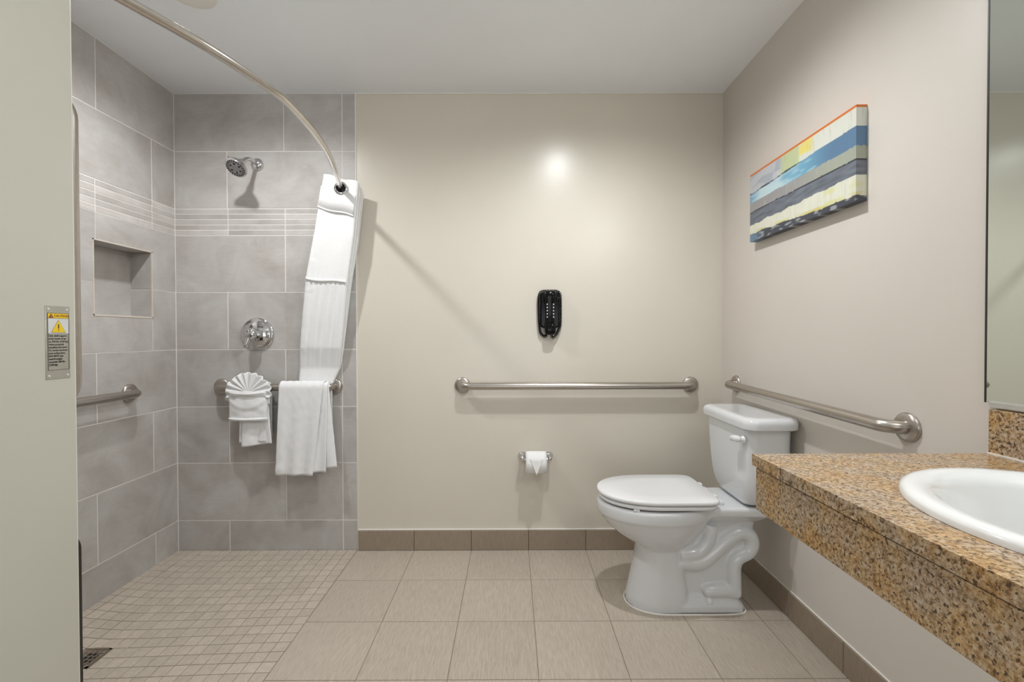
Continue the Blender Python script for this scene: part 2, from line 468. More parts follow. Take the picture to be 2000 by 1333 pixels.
# left wall with the niche opening
NY0, NY1, NZ0, NZ1, ND = 1.925, 2.236, 1.246, 1.568, 0.105
nich = (NY0, NZ0, NY1, NZ1)
def to3_left_slab(a, b, h): return (XL-0.0013-0.18*(1-h), a, b)
wall_left = plate('wall_left', [(YR-0.1, -0.05, D+0.2, ZC+0.02)], [nich], to3_left_slab, M_GROUT); tag(wall_left, kind='structure')
def to3_left(a, b, h): return (XL-0.007+TH*h+0.001, a, b)
leftrows = [
 (-0.03, 0.1625, 2.243), (0.1625, 0.4715, 1.929), (0.4715, 0.7735, 2.236), (0.7735, 1.080, 1.934),
 (1.080, 1.386, 2.238), (1.386, 1.6885, 1.936), (1.8295, 2.1335, 2.243), (2.1335, ZC-0.0005, 1.946)]
for z0, z1, yj in leftrows:
    e = [D-0.0005]; y = yj
    while y > YP+0.03: e.append(y); y -= 0.612
    e.append(YP-0.01)
    for b, a in zip(e, e[1:]):
        ov = a < NY1 and b > NY0 and z0 < NZ1 and z1 > NZ0
        if ov:
            plate('wall_tile', [(a+G, z0+G, b-G, z1-G)], [(NY0-0.004, NZ0-0.004, NY1+0.004, NZ1+0.004)], to3_left, M_TILE, wall_left)
        else:
            tile_rect('wall_tile', a+G, z0+G, b-G, z1-G, to3_left, M_TILE, wall_left)
for z0, z1 in zip(SZ, SZ[1:]):
    e = [D-0.0005]; y = 2.243
    while y > YP+0.03: e.append(y); y -= 0.306
    e.append(YP-0.01)
    for b, a in zip(e, e[1:]):
        tile_rect('accent_strip', a+G, z0+G, b-G, z1-G, to3_left, M_STRIP, wall_left, 0.0008)
# niche lining: back, two sides (two tiles each), top, bottom, plus the edge strip
xb = XL-ND
tile_rect('niche_tile', NY0+G, NZ0+G, NY1-G, NZ1-G, lambda a, b, h: (xb-0.006+TH*h, a, b), M_TILE, wall_left)
for (za, zb_) in ((NZ0, 1.386), (1.386, NZ1)):
    tile_rect('niche_tile', xb+G, za+G, XL-0.001, zb_-G, lambda a, b, h: (a, NY1+0.004-TH*h, b), M_TILE, wall_left)
    tile_rect('niche_tile', xb+G, za+G, XL-0.001, zb_-G, lambda a, b, h: (a, NY0-0.004+TH*h, b), M_TILE, wall_left)
tile_rect('niche_tile', xb+G, NY0+G, XL-0.001, NY1-G, lambda a, b, h: (a, b, NZ1+0.004-TH*h), M_TILE, wall_left)
tile_rect('niche_tile', xb+G, NY0+G, XL-0.001, NY1-G, lambda a, b, h: (a, b, NZ0-0.004+TH*h), M_TILE, wall_left)
box('niche_recess', (xb-0.012, NY0-0.012, NZ0-0.012), (xb-0.0045, NY1+0.012, NZ1+0.012), M_GROUT, wall_left)
M_NTRIM = plain('niche_edge_metal', (0.66, 0.58, 0.50), 0.4)
for a, b in (((NY0-0.004, NZ0-0.004), (NY0+0.001, NZ1+0.004)), ((NY1-0.001, NZ0-0.004), (NY1+0.004, NZ1+0.004)),
             ((NY0-0.004, NZ1-0.001), (NY1+0.004, NZ1+0.004)), ((NY0-0.004, NZ0-0.006), (NY1+0.004, NZ0+0.001))):
    box('niche_edge', (XL-0.008, a[0], a[1]), (XL+0.0016, b[0], b[1]), M_NTRIM, wall_left)

wall_right = box('wall_right', (XR, YR-0.1, -0.05), (XR+0.2, D+0.2, ZC+0.02), M_WALLR); tag(wall_right, kind='structure')
# partition: the wall end close to the camera on the left, tiled on its shower side
wall_partition = box('wall_partition', (XL-0.1, YR-0.1, -0.05), (XP, YP, ZC+0.02), M_PART, None, 0.004, 3); tag(wall_partition, kind='structure')
def to3_part(a, b, h): return (a, YP+0.001+TH*h, b)
box('grout_bed', (XL, YP-0.002, -0.03), (XP-0.006, YP+0.005, ZC), M_GROUT, wall_partition)
for k, (z0, z1, yj) in enumerate(leftrows + [(1.6885, 1.8295, 2.2)]):
    e = [XL+0.004] + ([-1.48] if k % 2 else [-1.18]) + [XP-0.007]
    for a, b in zip(e, e[1:]):
        tile_rect('wall_tile', a+G, z0+G, b-G, z1-G, to3_part, M_TILE, wall_partition)
# rear wall with the entrance opening
wall_rear = plate('wall_rear', [(XP-0.05, -0.05, XR+0.05, ZC+0.02)], [(-0.75, -0.06, 0.95, 2.15)], lambda a, b, h: (a, YR-0.12+0.12*h, b), M_WALLR)
tag(wall_rear, kind='structure')
# baseboards
BH, BT = 0.107, 0.010
bb = box('baseboard_back', (XE+0.004, D-0.004, 0.0005), (XR-0.002, D+0.004, BH), M_GROUTF); tag(bb, kind='structure')
for k in range(7):
    a = -0.829+PT*k; b = min(a+PT, XR-BT)
    if k == 0: a = XE+0.005
    tile_rect('baseboard_tile', a+0.0008, 0.001, b-0.0008, BH, lambda p, q, h: (p, D+0.002-(BT+0.002)*h, q), M_BASE, bb)
box('caulk_line', (XE+0.004, D-0.006, BH), (XR-0.002, D+0.004, BH+0.006), M_CAULK, bb, 0.002)
br = box('baseboard_right', (XR-0.004, YR, 0.0005), (XR+0.004, D-0.012, BH), M_GROUTF); tag(br, kind='structure')
y = 2.115; ys = [D-BT]
while y > -1.5: ys.append(y); y -= PT
for b, a in zip(ys, ys[1:]):
    tile_rect('baseboard_tile', a+0.0008, 0.001, b-0.0008, BH, lambda p, q, h: (XR+0.002-(BT+0.002)*h, p, q), M_BASE, br)
box('caulk_line', (XR-0.005, YR, BH), (XR+0.003, D-0.012, BH+0.004), M_CAULK, br, 0.0015)
# caulk lines in the corners of ceiling and walls
t2 = box('trim_2', (XE, D-0.001, ZC-0.004), (XR-0.001, D+0.01, ZC+0.001), M_CAULK); tag(t2, kind='structure')

# ------------------------------------------------------------------ THINGS
def grab_bar(name, A, B, out, label, group=None, r=0.019, gap=0.056, rf=0.042):
    """A, B: flange centres on the wall; out: wall normal"""
    A = Vector(A); B = Vector(B); out = Vector(out)
    t = empty(name, A, label, 'grab bar', 'steel grab bars on the walls')
    a2, b2 = A+out*gap, B+out*gap
    path = [A+out*0.004]+arc_corner(A, a2, b2, 0.042)+arc_corner(a2, b2, B, 0.042)+[B+out*0.004]
    tube('rail', path, r, M_STEEL, t, 20)
    for P in (A, B):
        lathe('flange', [(0.002, 0.0005), (rf, 0.0005), (rf, 0.006), (rf-0.004, 0.011), (rf-0.014, 0.013), (r+0.001, 0.014), (r+0.001, 0.018), (0.005, 0.018)], M_STEEL, t, 40, P, out)
    return t
yb = D+0.003
grab_bar('grab_bar', (-0.262, yb, 0.885), (0.958, yb, 0.885), (0, -1, 0), 'long horizontal steel grab bar on the beige back wall above the toilet paper')
grab_bar('grab_bar', (-1.545, D, 0.882), (-0.945, D, 0.882), (0, -1, 0), 'short steel grab bar on the tiled back wall carrying the towels')
grab_bar('grab_bar', (XR, 2.245, 0.905), (XR, 1.272, 0.885), (-1, 0, 0), 'steel grab bar on the right wall above the toilet tank and counter')
grab_bar('grab_bar', (XL, 2.095, 0.886), (XL, 1.05, 0.886), (1, 0, 0), 'horizontal steel grab bar on the left tiled wall below the niche')
grab_bar('grab_bar', (-1.003, YP+0.008, 1.005), (-1.003, YP+0.008, 1.685), (0, 1, 0), 'vertical steel grab bar peeking out behind the pale wall end', r=0.017)

# --- shower rod
rod_ctrl = [(-0.900, 2.394, 1.91), (-0.866, 2.285, 1.908), (-0.800, 2.040, 1.908), (-0.760, 1.870, 1.909), (-0.737, 1.72, 1.909), (-0.727, 1.60, 1.909),
            (-0.727, 1.44, 1.910), (-0.753, 1.335, 1.910), (-0.80, 1.18, 1.910), (-0.873, 1.02, 1.910), (-0.90, YP+0.007, 1.910)]
rod = empty('shower_curtain_rod', (-0.90, D, 1.91), 'curved satin metal shower curtain rod under the ceiling', 'curtain rod')
tube('rail', catmull(rod_ctrl, 8), 0.0125, M_ROD, rod, 20)
for P, ax in (((-0.900, D, 1.91), (0, -1, 0)), ((-0.90, YP+0.007, 1.91), (0, 1, 0))):
    lathe('flange', [(0.002, 0), (0.032, 0), (0.032, 0.006), (0.02, 0.014), (0.016, 0.03), (0.005, 0.03)], M_ROD, rod, 32, P, ax)

# --- shower curtain: a stack of folded cloth pulled to the wall and tucked behind the bar
def interp(tab, s):
    for (s0, *a), (s1, *b) in zip(tab, tab[1:]):
        if s <= s1:
            t = (s-s0)/(s1-s0) if s1 > s0 else 0
            return [p+(q-p)*t for p, q in zip(a, b)]
    return list(tab[-1][1:])
# s: Xl, Zl, Xr, Zr, yfront, stack depth
CT = [(0.0, -0.957, 1.979, -0.780, 1.938, 2.300, 0.070),
      (0.07, -0.971, 1.901, -0.790, 1.845, 2.300, 0.072),
      (0.20, -1.004, 1.715, -0.808, 1.66, 2.302, 0.074),
      (0.38, -1.056, 1.452, -0.845, 1.43, 2.312, 0.066),
      (0.62, -1.105, 1.09, -0.892, 1.088, 2.345, 0.040),
      (0.70, -1.122, 0.98, -0.912, 0.98, 2.3775, 0.010),
      (0.74, -1.130, 0.91, -0.945, 0.91, 2.3805, 0.007),
      (0.78, -1.135, 0.84, -0.962, 0.84, 2.3805, 0.007),
      (0.86, -1.145, 0.70, -0.955, 0.70, 2.3775, 0.009),
      (1.0, -1.145, 0.56, -0.960, 0.58, 2.3775, 0.009)]
cur = empty('shower_curtain', (-0.868, 2.30, 1.905), 'white shower curtain gathered at the wall and tucked behind the towel bar', 'shower curtain')
NL, NT, NS = 7, 22, 150
vs = []; fs = []
row = []
for si in range(NS+1):
    s = si/NS
    xl_, zl_, xr_, zr_, yf, dp = interp(CT, s)
    lowpart = max(0, min(1, (s-0.36)/0.05))
    for L in range(NL):
        for ti in range(NT+1):
            t = ti/NT; tt = t if L % 2 == 0 else 1-t
            k = L + t*0.15
            x = xl_+(xr_-xl_)*tt; z = zl_+(zr_-zl_)*tt
            yy = yf + dp*(L/(NL-1))
            # loops at the folds
            e = min(tt, 1-tt)
            rip = 0
            amp = max(0.0, min(1.0, (0.74-s)/0.10))
            rip += amp*0.0042*lowpart*math.sin(tt*2*PI*8.5+1.3*math.sin(s*7))*min(1, e*12)
            rip += amp*0.0016*(1-lowpart)*math.sin(tt*2*PI*1.4+2.0+s*8)
            rip += amp*0.0016*noise.noise(Vector((x*16, z*10, L*3.0)))
            if tt < 0.22: rip += amp*0.0024*noise.noise(Vector((x*50, z*55, 2.0+L)))
            off = 0.0006*L*(1-min(1, s/0.6))
            x += off + 0.002*math.sin(L*2.4+s*9)*(1 if e < 0.01 else 0.3)
            vs.append((x, yy+rip, z - 0.007*L*(1-min(1, s*2)) + 0.004*math.sin(tt*9+L)*(1 if si < 2 else 0)))
W = NL*(NT+1)
for si in range(NS):
    for q in range(W-1):
        a = si*W+q
        fs.append((a, a+1, a+W+1, a+W))
cloth = pyd('curtain_fabric', vs, fs, M_CURT, cur, True)
md = cloth.modifiers.new('solid', 'SOLIDIFY'); md.thickness = 0.0012; md.offset = 0
# header hem, its stitch band and the seam between the upper window and the lower cloth
def band(name, s0, s1, yo, th, t0=0.0, t1=1.0, wav=0.0, seg=24):
    V_, F_ = [], []
    for i in range(seg+1):
        t = t0+(t1-t0)*i/seg
        for s in (s0, s1):
            a = interp(CT, s + wav*math.sin(t*6))
            V_.append((a[0]+(a[2]-a[0])*t, a[4]-yo, a[1]+(a[3]-a[1])*t))
    for i in range(seg): F_.append((2*i, 2*i+1, 2*i+3, 2*i+2))
    o = pyd(name, V_, F_, M_CURT, cur, True)
    m_ = o.modifiers.new('solid', 'SOLIDIFY'); m_.thickness = th; m_.offset = 0
    return o
band('header_hem', 0.055, 0.132, 0.0055, 0.003, 0.0, 0.97, 0.004)
band('header_seam', 0.128, 0.134, 0.0075, 0.0015, 0.0, 0.97, 0.004)
band('window_seam', 0.378, 0.388, 0.0055, 0.0022, 0.0, 0.98, 0.003)
# the split rings in the header: chrome, with a black plug painting in the dark hollow
ringc = Vector((-0.868, 2.292, 1.904))
rp = []
for k in range(3):
    c0 = ringc + Vector((-0.006*k, 0.014*k, 0.0))
    v_, f_ = [], []
    n1, n2 = 40, 10
    for i in range(n1):
        a = 2*PI*i/n1
        for j in range(n2):
            b = 2*PI*j/n2; R_ = 0.0285+0.0055*math.cos(b)
            v_.append((c0.x+R_*math.cos(a), c0.y+0.0035*math.sin(b), c0.z+R_*math.sin(a)))
    for i in range(n1):
        for j in range(n2):
            f_.append((i*n2+j, ((i+1) % n1)*n2+j, ((i+1) % n1)*n2+(j+1) % n2, i*n2+(j+1) % n2))
    pyd('ring', v_, f_, M_CHROME, cur, True)
lathe('ring_hollow_dark', [(0.002, 0.004), (0.014, 0.004), (0.0265, -0.004), (0.0265, -0.010), (0.002, -0.010)], M_BLACK, cur, 32, ringc, (0, -1, 0))

# --- draped cloth builder
BY, BZ, BR = D-0.056, 0.882, 0.0195+0.003
def draped(name, x0, x1, zf, zb, mat, parent=None, flare=(0.0, 0.0), yextra=0.0, folds=(0, 0.0), th=0.0045, slant=0.0, nx_=44, seed=0.0, tight=0.0, hemr=0.0):
    V_, F_ = [], []
    R_ = BR+yextra
    Lf, Lb = BZ-zf, BZ-zb
    prof = []
    for i in range(41):
        q = i/40; prof.append((-R_, BZ-Lf*(1-q), 1-q))
    for i in range(1, 12):
        a = PI*i/12; prof.append((-R_*math.cos(a), BZ+R_*math.sin(a), 0))
    for i in range(25):
        q = i/24; prof.append((R_, BZ-Lb*q, -q))
    for (py, pz, q) in prof:
        for i in range(nx_+1):
            t = i/nx_
            qf = max(0, q)
            xa = x0-flare[0]*qf; xb_ = x1+flare[1]*qf
            x = xa+(xb_-xa)*t
            y = BY+py; z = pz
            if q > 0:
                nf, am = folds
                y += -am*qf*(0.5+0.5*math.sin(t*2*PI*nf+seed)) - 0.004*qf*noise.noise(Vector((x*7, z*5, seed)))
                y += -0.0015*noise.noise(Vector((x*40, z*40, seed)))
                z += slant*qf*(t) + (0.003*noise.noise(Vector((x*20, 1, seed))) if q > 0.9 else 0)
                if hemr and q > 0.86: y -= hemr*(1-abs((q-0.93)/0.07))*max(0.0, 1-t*2.2)
            elif q < 0:
                y = min(y, D-0.006)
            else:
                z += 0.001*math.sin(t*40+seed)
            V_.append((x, y, z))
    W_ = nx_+1
    for j in range(len(prof)-1):
        for i in range(nx_):
            a = j*W_+i; F_.append((a, a+1, a+W_+1, a+W_))
    o = pyd(name, V_, F_, mat, parent, True)
    m_ = o.modifiers.new('solid', 'SOLIDIFY'); m_.thickness = th; m_.offset = -1
    return o
# bath towel, folded in layers that fan out at the lower right
bt = empty('bath_towel', (-1.07, BY, BZ), 'large white bath towel folded over the shower bar, fanning out at its lower right', 'towel')
draped('towel_layer', -1.196, -0.945, 0.452, 0.50, M_TOWEL, bt, (0.014, 0.042), 0.0005, (3.2, 0.010), slant=0.018, seed=2.2)
draped('towel_layer', -1.197, -0.950, 0.441, 0.50, M_TOWEL, bt, (0.016, -0.010), 0.0062, (3.0, 0.010), slant=0.006, seed=1.0)
draped('towel_layer', -1.198, -0.972, 0.434, 0.50, M_TOWEL, bt, (0.018, -0.052), 0.012, (2.4, 0.011), slant=-0.003, seed=0.4, hemr=0.006)

# hand towel hanging behind, slightly askew
ht = empty('hand_towel', (-1.35, BY, BZ), 'small white hand towel over the shower bar behind the fanned washcloth', 'towel')
draped('towel_layer', -1.405, -1.262, 0.600, 0.62, M_TOWEL, ht, (0.0, 0.020), 0.0005, (1.2, 0.010), slant=0.008, seed=2.0, nx_=26)
draped('towel_layer', -1.390, -1.265, 0.578, 0.62, M_TOWEL, ht, (0.0, 0.030), 0.006, (1.1, 0.012), slant=0.022, seed=0.5, nx_=26)
# washcloth: fan standing in a folded pocket
wc = empty('washcloth', (-1.352, BY-0.03, 0.86), 'white washcloth folded into a fan in a pocket on the shower bar', 'washcloth')
yfan = BY-0.040
V_, F_ = [], []
NA, NRr = 132, 16
for i in range(NA+1):
    a = math.radians(-16+212*i/NA)
    ph = i/NA*11
    tri = abs((ph % 1)-0.5)*2
    lobe = abs(math.sin(PI*ph))
    for j in range(NRr+1):
        r = j/NRr
        rad = r*(0.098+0.006*lobe)*(1.0 if 30 < math.degrees(a) < 150 else 1.06)
        x = -1.352+rad*math.cos(a)*1.08
        z = 0.862+rad*math.sin(a)*1.0
        y = yfan - 0.002 - r*0.017*tri + 0.012*r
        V_.append((x, y, z))
for i in range(NA):
    for j in range(NRr):
        a = i*(NRr+1)+j; F_.append((a, a+NRr+1, a+NRr+2, a+1))
fo = pyd('fan_fold', V_, F_, M_TOWEL, wc, True); m_ = fo.modifiers.new('solid', 'SOLIDIFY'); m_.thickness = 0.004; m_.offset = 0
def pocket(name, x0, x1, z0, z1, y0, bulge, th, sd):
    V_, F_ = [], []
    nx_, nz_ = 30, 24
    for j in range(nz_+1):
        v = j/nz_
        for i in range(nx_+1):
            u = i/nx_
            x = x0+(x1-x0)*u; z = z0+(z1-z0)*v
            y = y0 - bulge*(math.sin(PI*u)**0.45)*(0.65+0.35*math.sin(PI*(0.15+0.7*v)))
            y -= 0.004*noise.noise(Vector((x*22, z*28, sd)))+0.0035*math.exp(-((v-0.42-0.35*(2*u-1)**2)/0.09)**2)
            V_.append((x, y, z))
    for j in range(nz_):
        for i in range(nx_):
            a = j*(nx_+1)+i; F_.append((a, a+1, a+nx_+2, a+nx_+1))
    o = pyd(name, V_, F_, M_TOWEL, wc, True); m_ = o.modifiers.new('solid', 'SOLIDIFY'); m_.thickness = th; m_.offset = 0
    return o
pocket('pocket', -1.452, -1.256, 0.722, 0.862, BY-0.034, 0.022, 0.005, 1.0)
pocket('pocket_cuff', -1.451, -1.257, 0.846, 0.868, BY-0.037, 0.024, 0.007, 4.0)
pocket('pocket_hem', -1.453, -1.255, 0.719, 0.731, BY-0.036, 0.022, 0.006, 6.0)
box('side_fold', (-1.466, BY-0.033, 0.832), (-1.440, BY-0.027, 0.868), M_TOWEL, wc, 0.0025)
box('side_fold', (-1.268, BY-0.036, 0.800), (-1.244, BY-0.028, 0.912), M_TOWEL, wc, 0.0035)

# --- shower head
sh = empty('shower_fixture', (-1.347, D, 2.063), 'chrome shower head on a bent arm on the tiled wall', 'shower head')
lathe('flange', [(0.002, 0), (0.033, 0), (0.034, 0.004), (0.030, 0.012), (0.018, 0.020), (0.012, 0.022), (0.002, 0.022)], M_CHROME, sh, 40, (-1.347, D, 2.063), (0, -1, 0))
tube('arm', catmull([(-1.347, D-0.005, 2.063), (-1.345, 2.345, 2.066), (-1.345, 2.310, 2.060), (-1.347, 2.285, 2.046), (-1.349, 2.268, 2.030)], 8), 0.0105, M_CHROME, sh, 20)
nh = Vector((-0.10, -0.66, -0.75)).normalized()
hc = Vector((-1.352, 2.262, 2.026))
lathe('head_shell', [(0.002, -0.016), (0.011, -0.013), (0.016, -0.004), (0.0165, 0.004), (0.013, 0.012), (0.019, 0.014), (0.021, 0.020), (0.036, 0.032), (0.048, 0.044), (0.0515, 0.052), (0.0515, 0.058), (0.047, 0.061), (0.002, 0.061)], M_CHROME, sh, 48, hc, nh)
lathe('face_plate', [(0.002, 0.0600), (0.0455, 0.0600), (0.0445, 0.0625), (0.002, 0.0635)], M_GREYPL, sh, 48, hc, nh)
q_ = Vector((0, 0, 1)).rotation_difference(nh)
V_, F_ = [], []
def nozzle(r, a, rad, h):
    P = hc + q_ @ Vector((r*math.cos(a), r*math.sin(a), 0.0625))
    v, f = lathe_data([(rad, 0), (rad, h), (rad*0.6, h+0.001)], 8, P, nh, len(V_)); V_.extend(v); F_.extend(f)
for k in range(24): nozzle(0.0405, 2*PI*k/24, 0.0030, 0.002)
for k in range(18): nozzle(0.0335, 2*PI*(k+0.3)/18, 0.0026, 0.002)
for k in range(6): nozzle(0.0235, 2*PI*(k+0.1)/6, 0.0050, 0.002)
for k in range(8): nozzle(0.011, 2*PI*k/8, 0.0012, 0.002)
tag(pyd('nozzles', V_, F_, M_DARKPL, sh, True, 40), kind='stuff')
tube('spray_tab', [hc+nh*0.054+q_ @ Vector((0.0, 0.049, 0)), hc+nh*0.057+q_ @ Vector((0.0, 0.060, 0))], [0.004, 0.0025], M_CHROME, sh, 10)

# --- shower valve
sv = empty('shower_valve', (-1.353, D, 1.162), 'round chrome shower mixer valve with lever below the shower head', 'shower valve')
C0 = (-1.353, D, 1.162)
lathe('escutcheon', [(0.002, 0), (0.087, 0), (0.088, 0.004), (0.086, 0.009), (0.078, 0.013), (0.072, 0.012), (0.068, 0.015), (0.050, 0.026), (0.038, 0.031), (0.030, 0.033), (0.002, 0.033)], M_CHROME, sv, 64, C0, (0, -1, 0), 60)
lathe('hub', [(0.002, 0.03), (0.027, 0.03), (0.027, 0.052), (0.031, 0.060), (0.030, 0.076), (0.020, 0.086), (0.002, 0.089)], M_CHROME, sv, 40, C0, (0.0, -1, 0), 60)
tube('lever', [(-1.356, D-0.068, 1.158), (-1.362, D-0.074, 1.135), (-1.368, D-0.078, 1.112), (-1.372, D-0.080, 1.095), (-1.373, D-0.080, 1.090)], [0.018, 0.013, 0.011, 0.012, 0.007], M_CHROME, sv, 18)

# --- wall phone with coiled cord
ph = empty('wall_phone', (0.204, D, 1.275), 'glossy black wall phone with coiled cord on the beige back wall', 'telephone')
yw = D+0.004
def rrect(cx, cz, hx, hz, r, n=6):
    P = []
    for (sx, sz, a0) in ((1, 1, 0), (-1, 1, PI/2), (-1, -1, PI), (1, -1, 3*PI/2)):
        for i in range(n+1):
            a = a0+PI/2*i/n; P.append((cx+sx*(hx-r)+r*math.cos(a), cz+sz*(hz-r)+r*math.sin(a)))
    return P
def slab(name, stack, mat, parent, rad=None):
    """stack of (y, cx, cz, hx, hz, r)"""
    rings = [[Vector((x, y, z)) for x, z in rrect(cx, cz, hx, hz, r)] for (y, cx, cz, hx, hz, r) in stack]
    vs_, fs_ = ring_bridge(rings); return pyd(name, vs_, fs_, mat, parent, True, 40)
slab('base', [(yw, 0.204, 1.285, 0.050, 0.096, 0.018), (yw-0.022, 0.204, 1.285, 0.049, 0.095, 0.018), (yw-0.030, 0.204, 1.285, 0.043, 0.088, 0.016)], M_BLACK, ph)
HS = [(1.385, 0.020, 0.010), (1.380, 0.027, 0.018), (1.366, 0.031, 0.022), (1.345, 0.031, 0.021), (1.325, 0.027, 0.017), (1.30, 0.0235, 0.015), (1.26, 0.0225, 0.015), (1.225, 0.0235, 0.015), (1.205, 0.028, 0.018), (1.185, 0.030, 0.022), (1.168, 0.029, 0.021), (1.158, 0.024, 0.016), (1.153, 0.014, 0.008)]
rings = []
for (z, hx, hy) in HS:
    rings.append([Vector((0.204+hx*math.copysign(abs(math.cos(a))**0.6, math.cos(a)), yw-0.048+hy*math.copysign(abs(math.sin(a))**0.7, math.sin(a)), z)) for a in [2*PI*k/32 for k in range(32)]])
v_, f_ = ring_bridge(rings); pyd('handset', v_, f_, M_BLACK, ph, True, 60)
for sx in (-1, 1):
    box('cradle_hook', (0.204+sx*0.037-0.006, yw-0.048, 1.330), (0.204+sx*0.037+0.006, yw-0.024, 1.352), M_BLACK, ph, 0.003)
    for k in range(5):
        z = 1.312-0.0165*k
        box('key_glint', (0.204+sx*0.0165-0.0028, yw-0.0655, z-0.004), (0.204+sx*0.0165+0.0028, yw-0.060, z+0.004), M_KEY_GLINT, ph, 0.001)  # key ridges, coloured pale to paint in their highlights
# coil path: up the left side, across the top, down the right side, looping under
cp_ = catmull([(0.196, yw-0.020, 1.180), (0.185, yw-0.020, 1.150), (0.172, yw-0.016, 1.146), (0.156, yw-0.016, 1.162), (0.150, yw-0.016, 1.20), (0.147, yw-0.016, 1.26), (0.146, yw-0.016, 1.33), (0.150, yw-0.016, 1.368), (0.164, yw-0.016, 1.384),
               (0.204, yw-0.016, 1.386), (0.245, yw-0.016, 1.384), (0.260, yw-0.016, 1.366), (0.262, yw-0.016, 1.32), (0.262, yw-0.016, 1.26), (0.260, yw-0.016, 1.205), (0.250, yw-0.018, 1.175), (0.236, yw-0.020, 1.150), (0.224, yw-0.022, 1.138), (0.214, yw-0.024, 1.142), (0.210, yw-0.03, 1.160)], 10)
L_ = [0]
for a, b in zip(cp_, cp_[1:]): L_.append(L_[-1]+(b-a).length)
turns = int(L_[-1]/0.0076); M_ = turns*9
hel = []; ci = 0
for i in range(M_+1):
    s = L_[-1]*i/M_
    while ci < len(L_)-2 and L_[ci+1] < s: ci += 1
    f = (s-L_[ci])/(L_[ci+1]-L_[ci]); p = cp_[ci].lerp(cp_[ci+1], f)
    t = (cp_[ci+1]-cp_[ci]).normalized(); u = Vector((0, 1, 0)); u = (u-t*u.dot(t)).normalized(); v = t.cross(u)
    a = 2*PI*i/9
    hel.append(p+(u*math.cos(a)+v*math.sin(a))*0.0070)
tube('coiled_cord', hel, 0.0021, M_BLACK, ph, 6, 80)

# --- toilet paper holder and roll
tp = empty('toilet_paper_holder', (0.126, yw, 0.515), 'chrome two-post toilet paper holder on the beige wall', 'paper holder')
for x in (0.056, 0.199):
    lathe('post', [(0.002, 0), (0.021, 0), (0.022, 0.004), (0.018, 0.010), (0.009, 0.018), (0.0085, 0.045), (0.012, 0.052), (0.012, 0.072), (0.008, 0.078), (0.002, 0.079)], M_CHROME, tp, 32, (x, yw, 0.508), (0, -1, 0), 60)
yr_ = yw-0.066; zr_ = 0.489
tube('roller', [(0.058, yr_, 0.503), (0.197, yr_, 0.503)], 0.008, M_CHROME, tp, 16)
tr = empty('toilet_paper_roll', (0.127, yr_, zr_), 'white toilet paper roll with its end sheet folded to a point', 'toilet paper')
RR = 0.056
prof = [(0.019, -0.0535), (RR-0.0005, -0.0535), (RR, -0.0528), (RR, 0.0528), (RR-0.0005, 0.0535), (0.019, 0.0535)]
rings = [[Vector((0.127+h, yr_+r*math.cos(2*PI*k/48), zr_+r*math.sin(2*PI*k/48))) for k in range(48)] for r, h in prof]
v_, f_ = ring_bridge(rings, False)
for k in range(48): f_.append((5*48+k, 5*48+(k+1) % 48, (k+1) % 48, k))
pyd('roll', v_, f_, M_PAPER, tr, True, 40)
# hanging sheet: follows the roll's front, then hangs straight
V_, F_ = [], []
pr = [(yr_-(RR+0.0012)*math.sin(a), zr_+(RR+0.0012)*math.cos(a)) for a in [PI*0.93*i/18 for i in range(0, 19)]]
for (y, z) in pr:
    for i in range(7): V_.append((0.0745+0.105*i/6, y, z))
for j in range(len(pr)-1):
    for i in range(6):
        a = j*7+i; F_.append((a, a+1, a+8, a+7))
o = pyd('end_sheet', V_, F_, M_PAPER, tr, True); m_ = o.modifiers.new('s', 'SOLIDIFY'); m_.thickness = 0.0008
yf_ = yr_-RR-0.0065
V_ = [(0.098, yf_+0.004, 0.512), (0.156, yf_+0.004, 0.512), (0.128, yf_-0.004, 0.443), (0.126, yf_-0.004, 0.443),
      (0.090, yf_+0.0075, 0.520), (0.164, yf_+0.0075, 0.520)]
o = pyd('folded_point', V_, [(0, 3, 2, 1), (4, 0, 1, 5)], M_PAPER, tr); m_ = o.modifiers.new('s', 'SOLIDIFY'); m_.thickness = 0.0015

# --- toilet
TY = 1.935
wcx = empty('toilet', (0.70, TY, 0), 'white two-piece toilet with closed lid against the right wall', 'toilet')
def egg(xf, xb, hw, z, n=56, pf=2.0, pb=2.0, cxr=0.5):
    cx = xf+(xb-xf)*cxr; P = []
    for k in range(n):
        a = 2*PI*k/n; c, s = math.cos(a), math.sin(a)
        p = pf if c < 0 else pb; ax = (cx-xf) if c < 0 else (xb-cx)
        P.append(Vector((cx+ax*math.copysign(abs(c)**(2/p), c), TY+hw*math.copysign(abs(s)**(2/p), s), z)))
    return P
bm = bmesh.new()
def addpart(vs_, fs_):
    bv = [bm.verts.new(v) for v in vs_]
    for f in fs_:
        try: bm.faces.new([bv[k] for k in f])
        except ValueError: pass
# bowl and front column
addpart(*ring_bridge([
    egg(0.494, 0.74, 0.108, 0.0, pb=5), egg(0.495, 0.74, 0.109, 0.03, pb=5), egg(0.508, 0.735, 0.106, 0.08, pb=5), egg(0.524, 0.725, 0.101, 0.15, pb=5),
    egg(0.534, 0.72, 0.098, 0.21, pb=4), egg(0.540, 0.72, 0.098, 0.250, pb=3), egg(0.520, 0.745, 0.108, 0.268, pb=2.6), egg(0.488, 0.775, 0.126, 0.285),
    egg(0.450, 0.80, 0.142, 0.310), egg(0.418, 0.825, 0.156, 0.338), egg(0.392, 0.845, 0.168, 0.368), egg(0.380, 0.86, 0.175, 0.388),
    egg(0.372, 0.87, 0.181, 0.394, cxr=0.48), egg(0.370, 0.88, 0.183, 0.418, cxr=0.48), egg(0.371, 0.88, 0.182, 0.438, cxr=0.48), egg(0.376, 0.875, 0.177, 0.445, cxr=0.48)]))
